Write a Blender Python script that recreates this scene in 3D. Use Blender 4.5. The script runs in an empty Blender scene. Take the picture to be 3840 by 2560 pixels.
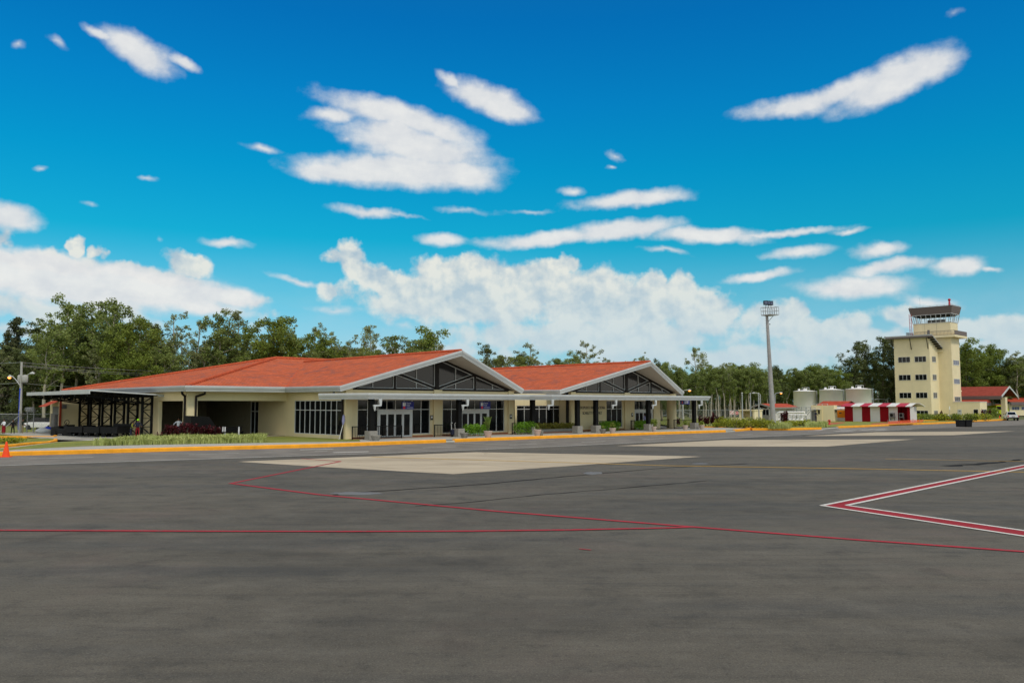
import bpy, bmesh, math, random
from mathutils import Vector, Matrix
R = math.radians
scene = bpy.context.scene
C = scene.collection
PHI = R(43.9)            # direction of the terminal front (local x) measured from world X
FOC, PW, PH, PITCH, EYE = 3100.0, 3840.0, 2560.0, math.atan(235/3100.0), 3.0

# ------------------------------------------------------------------ camera
cam = bpy.data.cameras.new('camera')
cam.sensor_fit = 'HORIZONTAL'; cam.sensor_width = 36.0
cam.lens = 36.0*FOC/PW
cam.clip_start = 0.1; cam.clip_end = 6000
camo = bpy.data.objects.new('camera', cam); C.objects.link(camo)
camo.location = (0, 0, EYE); camo.rotation_euler = (R(90)+PITCH, 0, 0)
scene.camera = camo
scene.view_settings.view_transform = 'Standard'; scene.view_settings.look = 'None'
scene.view_settings.exposure = 0.18; scene.view_settings.gamma = 1.0
scene.view_settings.use_curve_mapping = False

# ------------------------------------------------------------------ sun (veiled by thin cloud: soft) 
SUN_AZ, SUN_EL = R(150), R(50)       # azimuth from north(+Y) clockwise: behind the camera, to the right
sd = Vector((math.sin(SUN_AZ)*math.cos(SUN_EL), math.cos(SUN_AZ)*math.cos(SUN_EL), math.sin(SUN_EL)))
sun = bpy.data.lights.new('sun', 'SUN'); sun.energy = 1.5; sun.angle = R(10); sun.color = (1.0, 0.90, 0.74)
so = bpy.data.objects.new('sun', sun); C.objects.link(so)
so.rotation_euler = (-sd).to_track_quat('-Z', 'Y').to_euler()

# ------------------------------------------------------------------ geometry of the photograph -> world
def ray(x, y):
    a = x-PW/2; b = -(y-PH/2)
    d = Vector((a, FOC*math.cos(PITCH)-b*math.sin(PITCH), FOC*math.sin(PITCH)+b*math.cos(PITCH)))
    return d/d.y
CAMP = Vector((0, 0, EYE))
FD = Vector((math.cos(PHI), math.sin(PHI), 0)); SD = Vector((-math.sin(PHI), math.cos(PHI), 0))
OO = Vector((-13.44, 66.73, 0))
def gz(x, y, z=0.0):
    d = ray(x, y); return CAMP + d*((z-EYE)/d.z)
def at(x, y, Y):
    return CAMP + ray(x, y)*Y
def uvof(P): q = P-OO; return (q.dot(FD), q.dot(SD), P.z)
def uvw(u, v, z=0.0): return OO + FD*u + SD*v + Vector((0, 0, z))
def zp(x, y, z=0.0): return uvof(gz(x, y, z))
def vp(x, y, v):
    d = ray(x, y); t = ((OO+SD*v-CAMP).dot(SD))/d.dot(SD); return uvof(CAMP+d*t)
def up(x, y, u):
    d = ray(x, y); t = ((OO+FD*u-CAMP).dot(FD))/d.dot(FD); return uvof(CAMP+d*t)

# ------------------------------------------------------------------ world: Nishita sky graded, with procedural clouds
W = bpy.data.worlds.new('World'); scene.world = W; W.use_nodes = True
nt = W.node_tree; N = nt.nodes; LK = nt.links
for n in list(N): N.remove(n)
def nd(tp, **k):
    n = N.new(tp)
    for a, b in k.items(): setattr(n, a, b)
    return n
def val(s, v):
    if hasattr(v, 'is_linked') or isinstance(v, bpy.types.NodeSocket): LK.new(v, s)
    else: s.default_value = v
def mt(op, a, b=None, c=None, clamp=False):
    n = nd('ShaderNodeMath', operation=op, use_clamp=clamp); val(n.inputs[0], a)
    if b is not None: val(n.inputs[1], b)
    if c is not None: val(n.inputs[2], c)
    return n.outputs[0]
def vm(op, a, b=None, out=0):
    n = nd('ShaderNodeVectorMath', operation=op); val(n.inputs[0], a)
    if b is not None:
        if op == 'SCALE': val(n.inputs[3], b)
        else: val(n.inputs[1], b)
    return n.outputs[out]
def mixc(f, a, b, blend='MIX'):
    n = nd('ShaderNodeMix', data_type='RGBA', blend_type=blend); val(n.inputs[0], f); val(n.inputs[6], a); val(n.inputs[7], b); return n.outputs[2]
def sstep(x, e0, e1):
    n = nd('ShaderNodeMapRange', interpolation_type='SMOOTHSTEP'); val(n.inputs[0], x); val(n.inputs[1], e0); val(n.inputs[2], e1); return n.outputs[0]
def noise(vec, scale, detail=4, rough=0.55, lac=2.0, color=False):
    n = nd('ShaderNodeTexNoise', noise_dimensions='2D'); val(n.inputs['Vector'], vec); n.inputs['Scale'].default_value = scale
    n.inputs['Detail'].default_value = detail; n.inputs['Roughness'].default_value = rough; n.inputs['Lacunarity'].default_value = lac
    return n.outputs['Color' if color else 'Fac']
tc = nd('ShaderNodeTexCoord')
sep = nd('ShaderNodeSeparateXYZ'); LK.new(tc.outputs['Generated'], sep.inputs[0])
az = mt('ARCTAN2', sep.outputs[0], sep.outputs[1]); el = mt('ARCSINE', sep.outputs[2])
comb = nd('ShaderNodeCombineXYZ'); LK.new(az, comb.inputs[0]); LK.new(el, comb.inputs[1]); comb.inputs[2].default_value = 1.0; P0 = comb.outputs[0]
def azel(x, y):
    d = ray(x, y).normalized(); return math.atan2(d.x, d.y), math.asin(d.z)
sky = nd('ShaderNodeTexSky', sky_type='NISHITA'); sky.sun_disc = False
sky.sun_elevation = SUN_EL; sky.sun_rotation = SUN_AZ; sky.altitude = 0; sky.air_density = 1.0; sky.dust_density = 1.0; sky.ozone_density = 1.0
# grade of the clear sky with elevation (deep polarised blue overhead, turquoise low down)
gr = nd('ShaderNodeValToRGB'); LK.new(mt('DIVIDE', el, R(40)), gr.inputs[0])
def lin(c): return tuple(((x/255)/12.92 if x/255 <= .04045 else ((x/255+.055)/1.055)**2.4) for x in c)+(1,)
def ramp(node, stops):
    cr = node.color_ramp
    while len(cr.elements) > 1: cr.elements.remove(cr.elements[-1])
    for i, (p, c) in enumerate(stops):
        e = cr.elements[0] if i == 0 else cr.elements.new(p)
        e.position = p; e.color = c
SKYST = [(0,(.62,1.1,1.5,1)),(3.8,(.48,1.06,1.36,1)),(7.2,(.25,1.03,1.17,1)),(11.2,(.03,1.02,1.15,1)),(15.8,(.01,1.0,1.28,1)),(20.2,(.01,.92,1.4,1)),(25.5,(.01,.80,1.42,1)),(40,(.1,.75,1.35,1))]
ramp(gr, [(e/40.0, c) for e, c in SKYST])
clear = mixc(1.0, sky.outputs[0], gr.outputs[0], 'MULTIPLY')

# --- cloud field
warp1 = vm('SUBTRACT', noise(P0, 16, 4, .6, color=True), (0.5, 0.5, 0.5))
# soft lens-shaped clouds: (px, py, half width, half height, tilt deg, weight)
LENS = [
 (520,195,175,72,-22,1.0),(375,125,70,26,-18,.8),(690,235,80,26,-15,.8),(480,210,60,30,0,.5),
 (65,165,40,22,10,.5),(205,155,45,20,-25,.45),
 (1500,440,330,62,-12,1.0),(1260,430,120,36,5,.7),(1640,490,170,50,-18,.9),(1560,550,330,60,-8,1.0),(1500,640,420,70,0,1.1),(1590,560,280,80,-6,1.05),(1480,500,190,60,-8,.9),(1270,645,200,44,0,1.0),(1200,638,120,30,0,.8),(1700,640,220,60,-10,1.0),(1300,525,60,20,0,.4),
 (1830,370,190,62,-16,1.0),(1900,410,140,48,-10,.9),(1690,305,80,26,-35,.7),
 (3330,310,270,90,17,1.1),(3480,245,160,72,0,1.0),(3020,385,300,44,4,.85),(3150,350,180,50,18,.9),
 (975,558,75,20,-3,.55),(170,628,36,14,5,.5),(555,673,40,11,0,.4),(40,820,130,60,0,1.0),
 (1380,795,160,24,-4,.8),(1500,808,110,12,-8,.5),(2360,748,240,36,4,.95),(2440,738,160,30,0,.8),(2145,715,50,22,0,.5),(1735,788,120,16,-5,.38),(1990,795,95,10,0,.3),
 (2310,590,45,16,-18,.42),(2300,628,24,9,0,.4),(1650,905,110,30,0,.8),
 (2050,893,300,34,5,.95),(2330,862,260,44,3,1.05),(2650,885,260,36,-4,1.0),(2900,880,330,16,0,.7),(3190,873,90,12,0,.6),
 (2500,940,110,14,-10,.45),(2995,943,140,26,0,.7),(850,913,110,24,-3,.7),
 (2850,1033,160,22,6,.8),(3290,942,130,34,0,.75),(3330,1002,190,34,6,.9),(3590,992,130,42,0,.95),(3720,1003,60,14,-15,.5),
 (3200,1075,250,52,-3,.85),(3480,1130,160,30,-12,.5),
 (80,1020,560,95,-2,1.25),(560,1075,450,80,-6,1.25),(840,1105,170,42,-6,1.1),(-100,1000,300,105,0,1.2),(300,1095,560,70,-4,1.0),(760,1150,220,40,-4,.8),
 (1260,1165,120,16,0,.4),(1120,1055,110,18,-12,.55),(1520,1222,50,20,0,.35),(350,770,30,10,0,.25),(3570,45,40,16,0,.3),
 (600,905,14,14,0,.2),
]
# heaped cumulus banks low over the wood
HEAP = [
 (150,985,300,45,-3,.85),(560,1020,300,40,-8,.85),(290,925,40,50,20,.8),(360,945,34,40,0,.7),(700,990,120,50,-10,.8),(0,900,60,70,0,.7),(950,1130,60,30,0,.5),
 (1330,970,85,70,-20,.95),(1420,1050,150,75,-25,1.0),(1270,975,90,30,-8,.6),(1245,1090,60,44,-20,.8),(1680,1010,180,60,4,.9),(1900,1060,420,110,-3,1.05),(2110,995,70,60,0,1.0),(2060,1000,70,50,0,.8),
 (1750,1130,520,110,-3,1.0),(2300,1140,420,130,-8,1.05),(2440,1070,70,70,0,1.0),(2550,1080,110,75,-15,1.0),(2640,1160,170,110,-20,1.0),(2750,1180,60,70,0,.7),(2920,1210,190,95,-5,.95),(3100,1240,220,80,0,.9),(2980,1170,80,60,0,.8),
 (2200,1260,700,90,0,.75),(3250,1290,500,70,0,.7),(3680,1240,260,70,-4,.85),(3450,1200,200,60,-10,.7),(3850,1300,300,70,0,.8),(1600,1330,700,50,0,.4),(2700,1340,700,60,0,.55),
 (250,1170,500,50,-3,.55),(100,1240,300,40,0,.5),(960,1200,60,60,0,.4),
]
def after(P, x):                      # P again, evaluated only after x (keeps the shader's stack small)
    n = nd('ShaderNodeVectorMath', operation='MULTIPLY_ADD'); LK.new(x, n.inputs[0]); n.inputs[1].default_value = (1e-9,)*3; LK.new(P, n.inputs[2]); return n.outputs[0]
GROW = 1.10
def field(P, blobs):
    out = None; PB = P
    for i, (x, y, rx, ry, rot, w) in enumerate(blobs):
        if i and i % 3 == 0: P = after(PB, out)
        a, e = azel(x, y); a2, e2 = azel(x+20, y); a3, e3 = azel(x, y-20)
        sx = abs(a2-a)/20*rx*GROW; sy = abs(e3-e)/20*ry*GROW
        ct, st = math.cos(R(rot)), math.sin(R(rot))
        A = (ct/sx, st/sx, -(ct*a+st*e)/sx); Bv = (-st/sy, ct/sy, -(-st*a+ct*e)/sy)     # P carries z = 1
        cb = nd('ShaderNodeCombineXYZ'); LK.new(vm('DOT_PRODUCT', P, A, out=1), cb.inputs[0]); LK.new(vm('DOT_PRODUCT', P, Bv, out=1), cb.inputs[1])
        d = mt('MULTIPLY_ADD', vm('LENGTH', cb.outputs[0], out=1), -w, w)
        out = d if out is None else mt('SMOOTH_MAX', out, d, .12)
    return out
Pw = vm('ADD', P0, vm('MULTIPLY', warp1, (0.050, 0.030, 0)))
strk = nd('ShaderNodeMapping'); LK.new(P0, strk.inputs[0]); strk.inputs[2].default_value = (0, 0, R(9)); strk.inputs[3].default_value = (0.62, 1.35, 1)
fine = mt('MULTIPLY_ADD', noise(P0, 60, 4, .6), .3, mt('MULTIPLY', noise(strk.outputs[0], 30, 6, .55), .72))
puffn = noise(P0, 22, 6, .56)
puffs = noise(vm('ADD', P0, (0.010, 0.018, 0)), 22, 2, .5)
Pl = vm('ADD', P0, vm('MULTIPLY', warp1, (0.024, 0.017, 0)))
fl_ = field(Pl, LENS)
dl = mt('ADD', fl_, mt('MULTIPLY', mt('SUBTRACT', fine, .5), .66))
al = sstep(dl, -.02, 0.62)
GROW = .97
dh = mt('ADD', field(after(Pw, fl_), HEAP), mt('MULTIPLY', mt('SUBTRACT', puffn, .5), 1.0))
ah = sstep(dh, -.02, 0.34)
# unseen clouds round the rest of the sky, brightened to lift ambient light
far = sstep(mt('ADD', noise(P0, 2.2, 6, .6), .0), .36, .56)
away = mt('MAXIMUM', sstep(mt('ABSOLUTE', az), R(38), R(52)), sstep(el, R(30), R(40)))
ao = mt('MULTIPLY', mt('MULTIPLY', far, away), .9)
# thin veil close to the horizon
veil = mt('MULTIPLY', sstep(el, R(11), R(1.0)), mt('MULTIPLY_ADD', noise(strk.outputs[0], 14, 4, .6), 1.1, .12), clamp=True)
b1 = noise(P0, 52, 4, .6); b2 = noise(vm('ADD', P0, (0.004, 0.007, 0)), 52, 2, .5)
relief = mt('MULTIPLY_ADD', mt('SUBTRACT', b1, b2), .75, mt('SUBTRACT', puffn, puffs))             # lit and shaded sides of the heaps
lit = mt('MULTIPLY_ADD', relief, 2.0, .60, clamp=True)
CW = [(8.9,8.7,7.8,1),(4.6,5.7,6.5,1),(6.2,6.6,7.2,1),(8.7,8.7,8.5,1),(5.0,6.6,7.3,1)]
white = CW[0]; grey = CW[1]
ch = mixc(lit, grey, white)
ch = mixc(sstep(el, R(1.0), R(11.5)), (5.7, 7.0, 7.6, 1), ch)
litl = mt('ADD', mt('MULTIPLY_ADD', mt('SUBTRACT', fine, .5), 1.5, .38), mt('MULTIPLY', dl, .45), clamp=True)
cl = mixc(litl, CW[2], CW[3])
col = mixc(mt('MULTIPLY', veil, .62), clear, CW[4])
col = mixc(mt('MULTIPLY', ah, .93), col, ch)
col = mixc(mt('MULTIPLY', al, .95), col, cl)
col = mixc(ao, col, (12.5, 11.6, 10.0, 1))
bg = nd('ShaderNodeBackground'); LK.new(col, bg.inputs[0]); bg.inputs[1].default_value = 0.085
wo = nd('ShaderNodeOutputWorld'); LK.new(bg.outputs[0], wo.inputs[0])
# ------------------------------------------------------------------ materials (all procedural)
class MG:
    """small node builder for one material"""
    def __init__(s, name, col=(.5,.5,.5), rough=.7, metal=0.0, spec=None):
        s.m = bpy.data.materials.new(name); s.m.use_nodes = True; s.t = s.m.node_tree
        s.b = s.t.nodes['Principled BSDF']; s.out = s.t.nodes['Material Output']
        s.b.inputs['Base Color'].default_value = (*col, 1); s.b.inputs['Roughness'].default_value = rough
        s.b.inputs['Metallic'].default_value = metal
        if spec is not None: s.b.inputs['Specular IOR Level'].default_value = spec
    def n(s, tp, **k):
        x = s.t.nodes.new(tp)
        for a, b in k.items(): setattr(x, a, b)
        return x
    def v(s, sock, v):
        if isinstance(v, bpy.types.NodeSocket): s.t.links.new(v, sock)
        else: sock.default_value = v
    def co(s, kind='Object', scale=(1,1,1), rot=(0,0,0)):
        c = s.n('ShaderNodeTexCoord'); m = s.n('ShaderNodeMapping'); s.t.links.new(c.outputs[kind], m.inputs[0])
        m.inputs[3].default_value = scale; m.inputs[2].default_value = rot; return m.outputs[0]
    def pos(s, scale=(1,1,1), rot=(0,0,0)):
        c = s.n('ShaderNodeNewGeometry'); m = s.n('ShaderNodeMapping'); s.t.links.new(c.outputs['Position'], m.inputs[0])
        m.inputs[3].default_value = scale; m.inputs[2].default_value = rot; return m.outputs[0]
    def noise(s, vec, sc, det=4, rough=.55, out='Fac'):
        x = s.n('ShaderNodeTexNoise'); s.v(x.inputs['Vector'], vec); x.inputs['Scale'].default_value = sc
        x.inputs['Detail'].default_value = det; x.inputs['Roughness'].default_value = rough; return x.outputs[out]
    def mr(s, x, a, b, c=0, d=1, smooth=False):
        q = s.n('ShaderNodeMapRange', interpolation_type='SMOOTHSTEP' if smooth else 'LINEAR')
        for i, z in enumerate((x, a, b, c, d)): s.v(q.inputs[i], z)
        return q.outputs[0]
    def math(s, op, a, b=None, c=None):
        q = s.n('ShaderNodeMath', operation=op); s.v(q.inputs[0], a)
        if b is not None: s.v(q.inputs[1], b)
        if c is not None: s.v(q.inputs[2], c)
        return q.outputs[0]
    def mix(s, f, a, b, blend='MIX'):
        q = s.n('ShaderNodeMix', data_type='RGBA', blend_type=blend); s.v(q.inputs[0], f)
        s.v(q.inputs[6], (*a, 1) if isinstance(a, tuple) and len(a) == 3 else a)
        s.v(q.inputs[7], (*b, 1) if isinstance(b, tuple) and len(b) == 3 else b); return q.outputs[2]
    def color(s, c): s.v(s.b.inputs['Base Color'], c); return s
    def rough(s, r): s.v(s.b.inputs['Roughness'], r); return s
    def bump(s, h, strength=.3, dist=.02):
        b = s.n('ShaderNodeBump'); s.v(b.inputs['Height'], h); b.inputs['Strength'].default_value = strength
        b.inputs['Distance'].default_value = dist; s.t.links.new(b.outputs[0], s.b.inputs['Normal']); return s
def simple(name, col, rough=.6, metal=0., var=.12, sc=3., spec=.2):
    g = MG(name, col, rough, metal, spec)
    a = g.noise(g.pos(), sc, 5, .6); lo = tuple(c*(1-var) for c in col); hi = tuple(min(1, c*(1+var)) for c in col)
    g.color(g.mix(g.mr(a, .3, .7), lo, hi)); return g.m
M = {}
def plaster(name, col):
    g = MG(name, col, .85, spec=.1)
    p = g.pos()
    big = g.noise(p, .35, 5, .6); st = g.noise(g.pos((2.2, 2.2, .22)), 1.0, 5, .65); f = g.noise(p, 9, 4, .6)
    c = g.mix(g.mr(big, .3, .7), tuple(x*.93 for x in col), tuple(x*1.05 for x in col))
    c = g.mix(g.mr(st, .56, .78, 0, .35), c, tuple(x*.72 for x in col))     # rain streaks
    g.color(c); g.bump(f, .15, .01); return g.m
M['cream'] = plaster('cream plaster', (.73, .625, .385))
M['cream2'] = plaster('tower plaster', (.78, .675, .44))
M['porchshade'] = simple('olive painted porch shade', (.27, .245, .17), .9)  # darkened olive colour stands in for the shade inside the porch
M['soffit'] = simple('soffit board', (.47, .43, .37), .8, var=.05)
M['white'] = simple('white gutter paint', (.50, .52, .52), .42, var=.06, sc=1.2)
M['whitewall'] = plaster('white painted wall', (.62, .60, .58))
M['dark'] = simple('dark brown steel', (.018, .014, .012), .5, var=.2, spec=.15)
M['black'] = simple('black steel', (.006, .006, .006), .55, var=.2, spec=.12)
M['frame'] = simple('white aluminium frame', (.56, .57, .56), .4, var=.04)
M['inside'] = simple('dim interior', (.035, .034, .03), .9)
g = MG('tinted glass', (.006, .007, .008), .06, spec=.28); g.rough(g.mr(g.noise(g.pos(), .8, 3), .3, .7, .03, .10)); M['glass'] = g.m
g = MG('gable glass', (.020, .020, .023), .12, spec=.42); M['gableglass'] = g.m
g = MG('clear glass', (.75, .85, .86), .03)
g.b.inputs['Transmission Weight'].default_value = 1.0; g.b.inputs['IOR'].default_value = 1.02; g.b.inputs['Alpha'].default_value = .35; M['clearglass'] = g.m
M['blueglass'] = simple('blue grey glass', (.11, .13, .20), .15, var=.1)
def rooftile(name, red, tile=True):
    g = MG(name, red, .8, spec=.08)
    # u along the eave, w up the slope: both stored as UV in metres
    uv = g.n('ShaderNodeUVMap'); uv.uv_map = 'tile'
    sp = g.n('ShaderNodeSeparateXYZ'); g.t.links.new(uv.outputs[0], sp.inputs[0])
    u, w = sp.outputs[0], sp.outputs[1]
    pitch, course = .30, .38
    wave = g.math('SINE', g.math('MULTIPLY', u, 2*math.pi/pitch))
    fr = g.math('FRACT', g.math('DIVIDE', w, course))
    fl = g.n('ShaderNodeCombineXYZ'); g.v(fl.inputs[0], g.math('FLOOR', g.math('DIVIDE', u, pitch))); g.v(fl.inputs[1], g.math('FLOOR', g.math('DIVIDE', w, course)))
    wn = g.n('ShaderNodeTexWhiteNoise', noise_dimensions='2D'); g.t.links.new(fl.outputs[0], wn.inputs[0])
    c = g.mix(wn.outputs[0], tuple(x*.80 for x in red), tuple(min(1, x*1.2) for x in red))
    mp = g.n('ShaderNodeMapping'); g.t.links.new(uv.outputs[0], mp.inputs[0]); mp.inputs[3].default_value = (.42, .95, 1)
    moss = g.noise(mp.outputs[0], 1.0, 7, .72)
    m2 = g.math('MULTIPLY_ADD', g.math('SUBTRACT', wn.outputs[0], .5), .10, moss)
    c = g.mix(g.mr(m2, .51, .62, 0, .78), c, (.15, .088, .088))        # weathered grey patches
    c = g.mix(g.mr(g.noise(mp.outputs[0], .5, 4, .6), .45, .7, 0, .35), c, (.70, .17, .06))
    groove = g.mr(wave, -1.0, -.3, .65, 0)
    c = g.mix(groove, c, (.10, .028, .018))
    c = g.mix(g.mr(fr, .0, .2, .6, 0), c, (.09, .028, .02))
    g.color(c); g.bump(g.math('ADD', g.math('MULTIPLY', wave, .5), g.math('MULTIPLY', fr, -.6)), .6, .05)
    return g.m
M['tile'] = rooftile('clay roof tile', (.58, .130, .052))
M['ridge'] = simple('clay ridge tile', (.46, .095, .042), .85, var=.2, sc=3, spec=.08)
M['tile2'] = simple('red metal roof', (.40, .070, .038), .75, var=.2, sc=.8, spec=.05)
M['browntile'] = simple('brownish red roof', (.27, .055, .038), .8, var=.2, sc=1.2, spec=.05)
M['plinth'] = simple('terracotta plinth tile', (.33, .115, .05), .6, var=.25, sc=4)
M['terrace'] = simple('terracotta floor', (.30, .17, .11), .6, var=.2, sc=4)
# asphalt
g = MG('asphalt', (.11,)*3, .9, spec=.25)
p = g.pos()
sp = g.n('ShaderNodeNewGeometry')
big = g.noise(g.pos((.035, .10, 1), (0, 0, R(12))), 1.0, 6, .62)
lane = g.noise(g.pos((.05, .55, 1), (0, 0, R(8))), 1.0, 5, .6)
streak = g.noise(g.pos((.28, 2.4, 1), (0, 0, R(-14))), 1.0, 6, .68)
mid = g.noise(p, 1.1, 6, .68); grit = g.noise(p, 38, 3, .75); grit2 = g.noise(p, 11, 5, .8)
c = g.mix(g.mr(big, .32, .68), (.078, .070, .055), (.126, .112, .088))
c = g.mix(g.mr(lane, .50, .68, 0, .42), c, (.048, .044, .037))
c = g.mix(g.mr(mid, .52, .68, 0, .42), c, (.150, .136, .110)); c = g.mix(g.mr(mid, .47, .34, 0, .55), c, (.044, .041, .034))
c = g.mix(g.mr(streak, .53, .66, 0, .42), c, (.042, .039, .033)); c = g.mix(g.mr(streak, .45, .34, 0, .35), c, (.135, .122, .098))
c = g.mix(g.mr(grit, .55, .70, 0, .65), c, (.21, .19, .155)); c = g.mix(g.mr(grit, .45, .33, 0, .6), c, (.026, .024, .021)); c = g.mix(g.mr(grit2, .55, .68, 0, .65), c, (.028, .026, .023)); c = g.mix(g.mr(grit2, .43, .32, 0, .5), c, (.17, .154, .125))
c = g.mix(g.mr(g.noise(g.pos((.11, .22, 1), (0, 0, R(-30))), 1.0, 5, .62), .52, .68, 0, .5), c, (.040, .037, .031)); c = g.mix(g.mr(g.noise(p, .42, 6, .7), .60, .68, 0, .45), c, (.032, .030, .027))
crk = g.noise(g.pos((.9, 3.2, 1), (0, 0, R(20))), 1.6, 7, .8); c = g.mix(g.mr(crk, .655, .70, 0, .9), c, (.018, .017, .016))
c = g.mix(g.mr(g.noise(p, .16, 4, .7), .54, .72, 0, .26), c, (.16, .108, .092))
g.color(c); g.rough(g.mr(lane, .4, .7, .92, .72)); g.bump(g.math('ADD', grit, grit2), .35, .012); M['asphalt'] = g.m
M['road'] = simple('road asphalt', (.185, .170, .150), .9, var=.22, sc=.5, spec=.1)
g = MG('apron concrete', (.42, .37, .29), .8, spec=.2); p = g.pos()
c = g.mix(g.mr(g.noise(g.pos((.10, .55, 1), (0, 0, R(43))), 1.0, 5, .6), .3, .7), (.38, .315, .225), (.52, .44, .32))
c = g.mix(g.mr(g.noise(g.pos((.5, .05, 1), (0, 0, R(36))), 1.0, 5, .7), .60, .70, 0, .55), c, (.20, .17, .13))
c = g.mix(g.mr(g.noise(g.pos((.06, .7, 1), (0, 0, R(-38))), 1.0, 6, .7), .62, .72, 0, .45), c, (.24, .15, .085))
c = g.mix(g.mr(g.noise(p, 24, 4, .7), .55, .8, 0, .3), c, (.25, .22, .18)); c = g.mix(g.mr(g.noise(p, .22, 5, .7), .48, .7, 0, .5), c, (.30, .24, .17))
sx = g.n('ShaderNodeSeparateXYZ'); g.t.links.new(g.pos((1, 1, 1), (0, 0, -PHI)), sx.inputs[0])
for o_ in (0, 1):
    jf = g.math('FRACT', g.math('DIVIDE', sx.outputs[o_], 4.6)); c = g.mix(g.math('MULTIPLY', g.math('LESS_THAN', jf, .016), .55), c, (.16, .12, .085))
g.color(c); M['concrete'] = g.m
M['pave'] = simple('pavement concrete', (.40, .385, .34), .85, var=.13, sc=1.3)
M['kerb'] = simple('yellow kerb paint', (.86, .36, .022), .6, var=.14, sc=1.6, spec=.2)
M['kerbtop'] = simple('kerb concrete top', (.45, .43, .37), .8, var=.1)
def paint(name, col, wear=.55):
    g = MG(name, col, .8, spec=.12); p = g.pos()
    w = g.noise(p, 5, 7, .8); c = g.mix(g.mr(w, wear-.05, wear+.10, 0, .85), col, (.11, .105, .10))
    c = g.mix(g.mr(g.noise(p, .5, 4, .6), .35, .75, 0, .35), c, tuple(x*.6 for x in col)); g.color(c); return g.m
M['redline'] = paint('red line paint', (.40, .030, .045), .56)
M['redband'] = paint('red band paint', (.30, .022, .030), .66)
M['whiteline'] = paint('white line paint', (.62, .60, .56), .60)
M['fadedline'] = paint('faded white paint', (.55, .54, .50), .58)
M['yellowline'] = paint('yellow line paint', (.62, .38, .08), .62)
g = MG('tar seal', (.022, .021, .020), .9, spec=.05); M['tar'] = g.m
g = MG('wet stain', (.16, .158, .155), .6, spec=.1); M['wet'] = g.m
# planting
def leaf(name, a, b, sc=.7, trans=.25):
    g = MG(name, a, .65)
    info = g.n('ShaderNodeObjectInfo'); p = g.co('Object')
    f = g.noise(p, sc, 4, .6); w = g.n('ShaderNodeNewGeometry')
    c = g.mix(g.mr(f, .30, .70), a, b)
    c = g.mix(g.mr(w.outputs['Random Per Island'], 0, 1, 0, .45), c, tuple(x*1.7 for x in b))
    c = g.mix(g.mr(info.outputs['Random'], 0, 1, 0, .35), c, tuple(x*.62 for x in a))
    g.color(c)
    t = g.n('ShaderNodeBsdfTranslucent'); g.v(t.inputs[0], c); ms = g.n('ShaderNodeMixShader'); ms.inputs[0].default_value = trans
    g.t.links.new(g.b.outputs[0], ms.inputs[1]); g.t.links.new(t.outputs[0], ms.inputs[2]); g.t.links.new(ms.outputs[0], g.out.inputs[0])
    g.b.inputs['Specular IOR Level'].default_value = .25
    return g.m
M['euc'] = leaf('eucalyptus leaves', (.130, .180, .040), (.225, .270, .075))
M['eucpale'] = leaf('pale eucalyptus leaves', (.165, .195, .075), (.275, .30, .125))
M['broad'] = leaf('broadleaf', (.110, .160, .022), (.205, .255, .042))
M['darkleaf'] = leaf('dark leaves', (.068, .092, .028), (.125, .148, .050))
M['pine'] = leaf('conifer needles', (.050, .062, .026), (.095, .105, .045))
M['hedge'] = leaf('hedge leaves', (.070, .165, .010), (.165, .315, .022), 3)
M['croton'] = leaf('croton leaves', (.075, .095, .020), (.33, .30, .05), 9)
M['ti'] = leaf('red cordyline leaves', (.045, .008, .012), (.115, .016, .022), 4)
M['goldshrub'] = leaf('golden shrub leaves', (.12, .17, .015), (.36, .36, .03), 1.6)
M['ornagrass'] = leaf('variegated grass', (.27, .33, .075), (.52, .55, .21), 1.2)
M['palm'] = leaf('palm leaves', (.10, .17, .03), (.22, .30, .07), 3)
def bark(name, a, b):
    g = MG(name, a, .9); c = g.mix(g.mr(g.noise(g.co('Object', (3, 3, .5)), 2, 5, .6), .35, .65), a, b); g.color(c); return g.m
M['bark'] = bark('pale eucalyptus bark', (.26, .23, .17), (.48, .44, .36))
M['darkbark'] = bark('brown bark', (.09, .075, .05), (.20, .17, .12))
g = MG('lawn', (.12, .17, .03), .95); p = g.pos()
c = g.mix(g.mr(g.noise(p, .45, 5, .65), .3, .7), (.150, .205, .022), (.29, .28, .048))
c = g.mix(g.mr(g.noise(p, 11, 4, .8), .45, .75, 0, .6), c, (.075, .105, .014)); c = g.mix(g.mr(g.noise(p, .18, 4, .6), .55, .75, 0, .55), c, (.29, .24, .08))
g.color(c); g.bump(g.noise(p, 26, 4, .8), .8, .08); M['lawn'] = g.m
g = MG('earth field', (.1, .1, .04), .95); p = g.pos()
c = g.mix(g.mr(g.noise(p, .15, 5, .65), .3, .7), (.060, .085, .020), (.13, .13, .04)); c = g.mix(g.mr(g.noise(p, 3, 4, .8), .5, .75, 0, .6), c, (.04, .055, .012)); g.color(c); M['field'] = g.m
M['dirt'] = simple('bare red earth', (.36, .12, .05), .95, var=.3, sc=1.5)
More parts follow.
